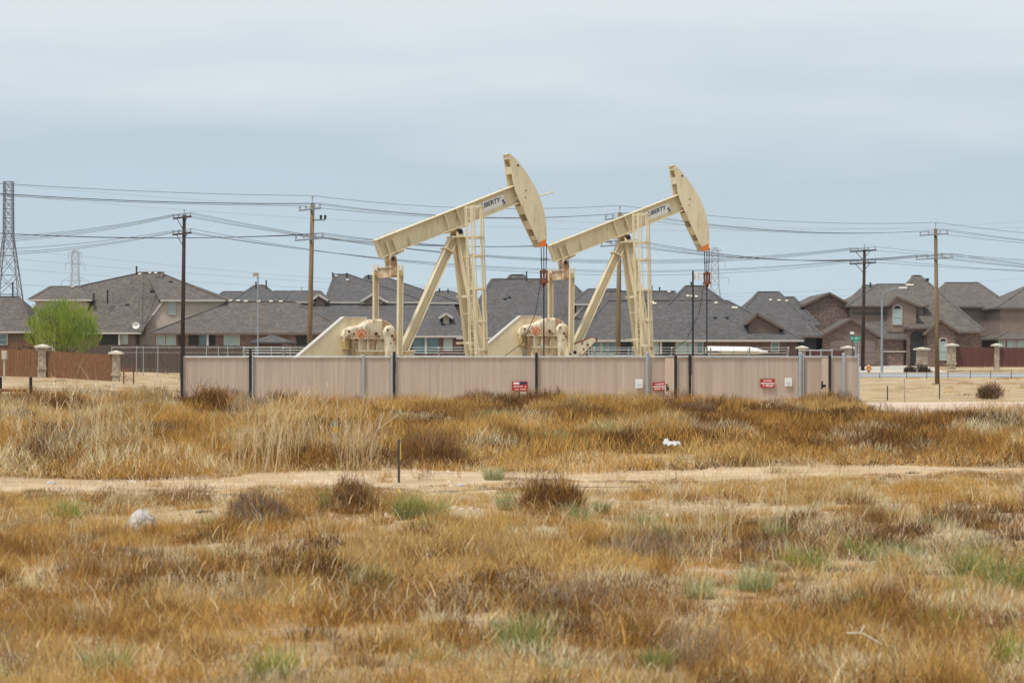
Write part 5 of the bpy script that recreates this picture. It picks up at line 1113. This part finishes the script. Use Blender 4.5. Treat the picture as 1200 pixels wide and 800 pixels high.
# field posts on the right, white stakes on the left
for px, pyt, pyb, lab, m in ((1040, 452, 470, 'short dark field post nearest the slatted fence', 'tpost'), (1060, 443, 472, 'pale wooden stake in the right field', 'stone'), (1101, 449, 468, 'short dark post at the foot of the tan field pole', 'tpost'), (1031, 437, 447, 'thin dark stake at the left end of the road edge', 'tpost'), (1062.5, 436, 446, 'thin dark stake on the road edge, second from left', 'tpost'),
                             (1086, 434, 445, 'thin dark stake left of the tan pole', 'tpost'), (1111, 434, 445, 'thin dark stake right of the tan pole', 'tpost'), (1137, 434, 445, 'thin dark stake before the red fence', 'tpost'), (1161, 434, 445, 'thin dark stake near the right stone pillar', 'tpost'), (1185, 433, 445, 'thin dark stake nearest the right edge', 'tpost'), (1166, 444, 463, 'grey stake behind the field tumbleweed', 'galv')):
    Y = min(186, gy(pyb)*1.0) if pyb > 450 else 184; x = WX(px, Y); mb = MB(); mb.lim((x-.024, Y-.024, -.1), (x+.024, Y+.024, WZ(pyt, Y))); tag(mb.build('field_post', m, loc=(x, Y, 0)), lab, 'post', 'posts in the right field')
for px, lab in ((60.5, 'thin grey stake before the cedar fence, left of three'), (112.5, 'white topped stake before the cedar fence, middle of three'), (133, 'grey stake before the right stone pillar')):
    Y = 140; x = WX(px, Y); mb = MB(); mb.lim((x-.03, Y-.03, 0), (x+.03, Y+.03, WZ(449, Y))); tag(mb.build('field_post', 'white' if px > 100 and px < 120 else 'galv', loc=(x, Y, 0)), lab, 'post', 'stakes before the cedar fence')
# the green tree
def tree():
    Y = 172; px = 74; x0 = WX(px, Y); z0 = gz(x0, Y); t = thing('tree', 'round spring green tree with wispy foliage behind the cedar fence', 'tree', (x0, Y, z0)); s = Y/F
    g = random.Random(5); mb = MB(); tips = []
    for i in range(9):
        az = 2*math.pi*i/9+g.uniform(-.3, .3); sp = g.uniform(.5, 1.0); p = Vector((x0+.1*math.cos(az), Y+.1*math.sin(az), z0)); pts = [p]
        for k in range(1, 7): u = k/6; pts.append(Vector((x0+math.cos(az)*sp*2.3*u**1.3+g.uniform(-.1, .1), Y+math.sin(az)*sp*2.3*u**1.3, z0+u*(4.9-1.3*sp*sp))))
        mb.tube(pts, .085, 6, r2=.02); tips += pts[2:]
        for k in (2, 3, 4, 5):
            for _ in range(3): q = pts[k]; e = q+Vector((g.uniform(-.9, .9), g.uniform(-.9, .9), g.uniform(.3, .9))); mb.tube([q, (q+e)/2+Vector((0, 0, .1)), e], .025, 4, r2=.008); tips.append(e)
    mb.build('trunk', 'bark', t)
    G = np.random.default_rng(3); n = 9000; tp = np.array([tuple(p) for p in tips])
    u = G.normal(size=(n, 3)); u /= np.linalg.norm(u, axis=1)[:, None]; rr = G.random(n)**.42; ax = 46*s
    c = np.array([x0, Y, z0+3.05]); off = u*rr[:, None]*np.array([ax, ax, 2.25]); p = c+off
    lump = np.sin(p[:, 0]*2.1+1)*np.sin(p[:, 1]*1.9)*np.sin(p[:, 2]*2.4+.5); keep = (lump > -.15) | (G.random(n) < .22); keep &= (p[:, 2] > c[2]-1.0) | (G.random(n) < .45); edge = (rr > .88) & (lump < .12); keep &= ~edge
    p = p[keep]; u = u[keep]; rr = rr[keep]; n = len(p)
    dirn = u*np.array([.7, .7, .5])+np.array([0, 0, .55])+G.normal(0, .3, (n, 3)); hh = .25+.35*G.random(n); ln = dirn[:, :2]*.6
    tone = np.clip(.5+.5*np.sin(p[:, 0]*1.3)*np.cos(p[:, 2]*1.7), 0, 1)[:, None]; col = (np.array([.36, .42, .07])*tone+np.array([.22, .31, .06])*(1-tone))*(.7+.6*G.random(n))[:, None]
    o = blade_mesh('crown', p, hh, ln, np.full(n, .045)*(.6+.8*G.random(n)), col, 'leaf', loc=(x0, Y, z0)); o.parent = t; o.location = (0, 0, 0)
tree()

# ---------------------------------------------------------------- sky, sun, camera
SUN_EL, SUN_AZ = math.radians(64), math.radians(228)          # azimuth measured from +Y (north) clockwise: behind the camera, a little left
w = bpy.data.worlds.new('World'); S.world = w; w.use_nodes = True; nt = w.node_tree; N = nt.nodes; L = nt.links
bg = N['Background']; sky = N.new('ShaderNodeTexSky'); sky.sky_type = 'NISHITA'; sky.sun_disc = False; sky.sun_elevation = SUN_EL; sky.sun_rotation = SUN_AZ; sky.dust_density = 2; sky.air_density = 1.0
tc = N.new('ShaderNodeTexCoord'); sp = N.new('ShaderNodeSeparateXYZ'); L.new(tc.outputs['Generated'], sp.inputs[0])
# overcast deck: slate blue band low down, brighter thin cloud higher up, long streaks
mp = N.new('ShaderNodeMapping'); mp.inputs['Scale'].default_value = (1.6, 1.6, 10.0); L.new(tc.outputs['Generated'], mp.inputs[0])
ns = N.new('ShaderNodeTexNoise'); ns.inputs['Scale'].default_value = 2.6; ns.inputs['Detail'].default_value = 4; ns.inputs['Roughness'].default_value = .5; L.new(mp.outputs[0], ns.inputs['Vector'])
a1 = N.new('ShaderNodeMath'); a1.operation = 'MULTIPLY_ADD'; a1.inputs[1].default_value = .12; L.new(ns.outputs['Fac'], a1.inputs[0]); 
a2 = N.new('ShaderNodeMath'); a2.operation = 'SUBTRACT'; a2.inputs[1].default_value = .06; L.new(sp.outputs[2], a2.inputs[0]); L.new(a2.outputs[0], a1.inputs[2])
rp = N.new('ShaderNodeValToRGB'); e = rp.color_ramp.elements
SK = 10.0/1.085                                                     # the background strength below is 0.1
def sc(r, g_, b_): return tuple(((v/255+.055)/1.055)**2.4*SK for v in (r, g_, b_))
stops = [(0.0, (192, 213, 225)), (.02, (196, 216, 228)), (.05, (191, 210, 222)), (.08, (189, 206, 218)), (.105, (202, 216, 225)), (.135, (219, 229, 234)), (.25, (224, 230, 233)), (1.0, (215, 224, 232))]
for i, (p, c) in enumerate(stops):
    if i < 2: el = e[i]; el.position = p
    else: el = e.new(p)
    el.color = (*[v/SK for v in sc(*c)], 1)
L.new(a1.outputs[0], rp.inputs['Fac'])
sc_ = N.new('ShaderNodeVectorMath'); sc_.operation = 'SCALE'; sc_.inputs['Scale'].default_value = SK; L.new(rp.outputs['Color'], sc_.inputs[0])
mx = N.new('ShaderNodeMix'); mx.data_type = 'RGBA'; mx.inputs[0].default_value = .95; L.new(sky.outputs['Color'], mx.inputs[6]); L.new(sc_.outputs[0], mx.inputs[7])
L.new(mx.outputs[2], bg.inputs['Color']); bg.inputs['Strength'].default_value = .1
sl = bpy.data.lights.new('sun', 'SUN'); sl.energy = 2.9; sl.angle = math.radians(11); sl.color = (1.0, .95, .87)
so = bpy.data.objects.new('sun', sl); COL.objects.link(so); so.location = (0, -20, 40)
dv = Vector((math.sin(SUN_AZ)*math.cos(SUN_EL), math.cos(SUN_AZ)*math.cos(SUN_EL), math.sin(SUN_EL))); so.rotation_euler = dv.to_track_quat('Z', 'Y').to_euler()
cam = bpy.data.cameras.new('camera'); co = bpy.data.objects.new('camera', cam); COL.objects.link(co); S.camera = co
cam.lens = 85; cam.sensor_width = 36; cam.shift_y = (HY-400)/1200; cam.clip_start = .5; cam.clip_end = 9000
co.location = (0, 0, CH); co.rotation_euler = (math.radians(90), 0, 0)
cam.dof.use_dof = True; cam.dof.focus_distance = 100; cam.dof.aperture_fstop = 5.0
S.view_settings.view_transform = 'Standard'; S.view_settings.look = 'None'; S.view_settings.exposure = .17; S.view_settings.gamma = 1
S.render.engine = 'CYCLES'

hz = bpy.data.meshes.new('haze'); ho = bpy.data.objects.new('haze', hz); COL.objects.link(ho); ho['kind'] = 'stuff'
q = MB(); q.lim((-1150, -60, -2.5), (1150, 1650, 46)); hz.from_pydata(q.v, [], q.f)
hm = bpy.data.materials.new('haze_air'); hm.use_nodes = True; hn = hm.node_tree; hn.nodes.remove(hn.nodes['Principled BSDF'])
pv = hn.nodes.new('ShaderNodeVolumePrincipled'); pv.inputs['Density'].default_value = .0001; pv.inputs['Color'].default_value = (.93, .97, 1, 1); pv.inputs['Anisotropy'].default_value = .2
hn.links.new(pv.outputs[0], hn.nodes['Material Output'].inputs['Volume']); hz.materials.append(hm)
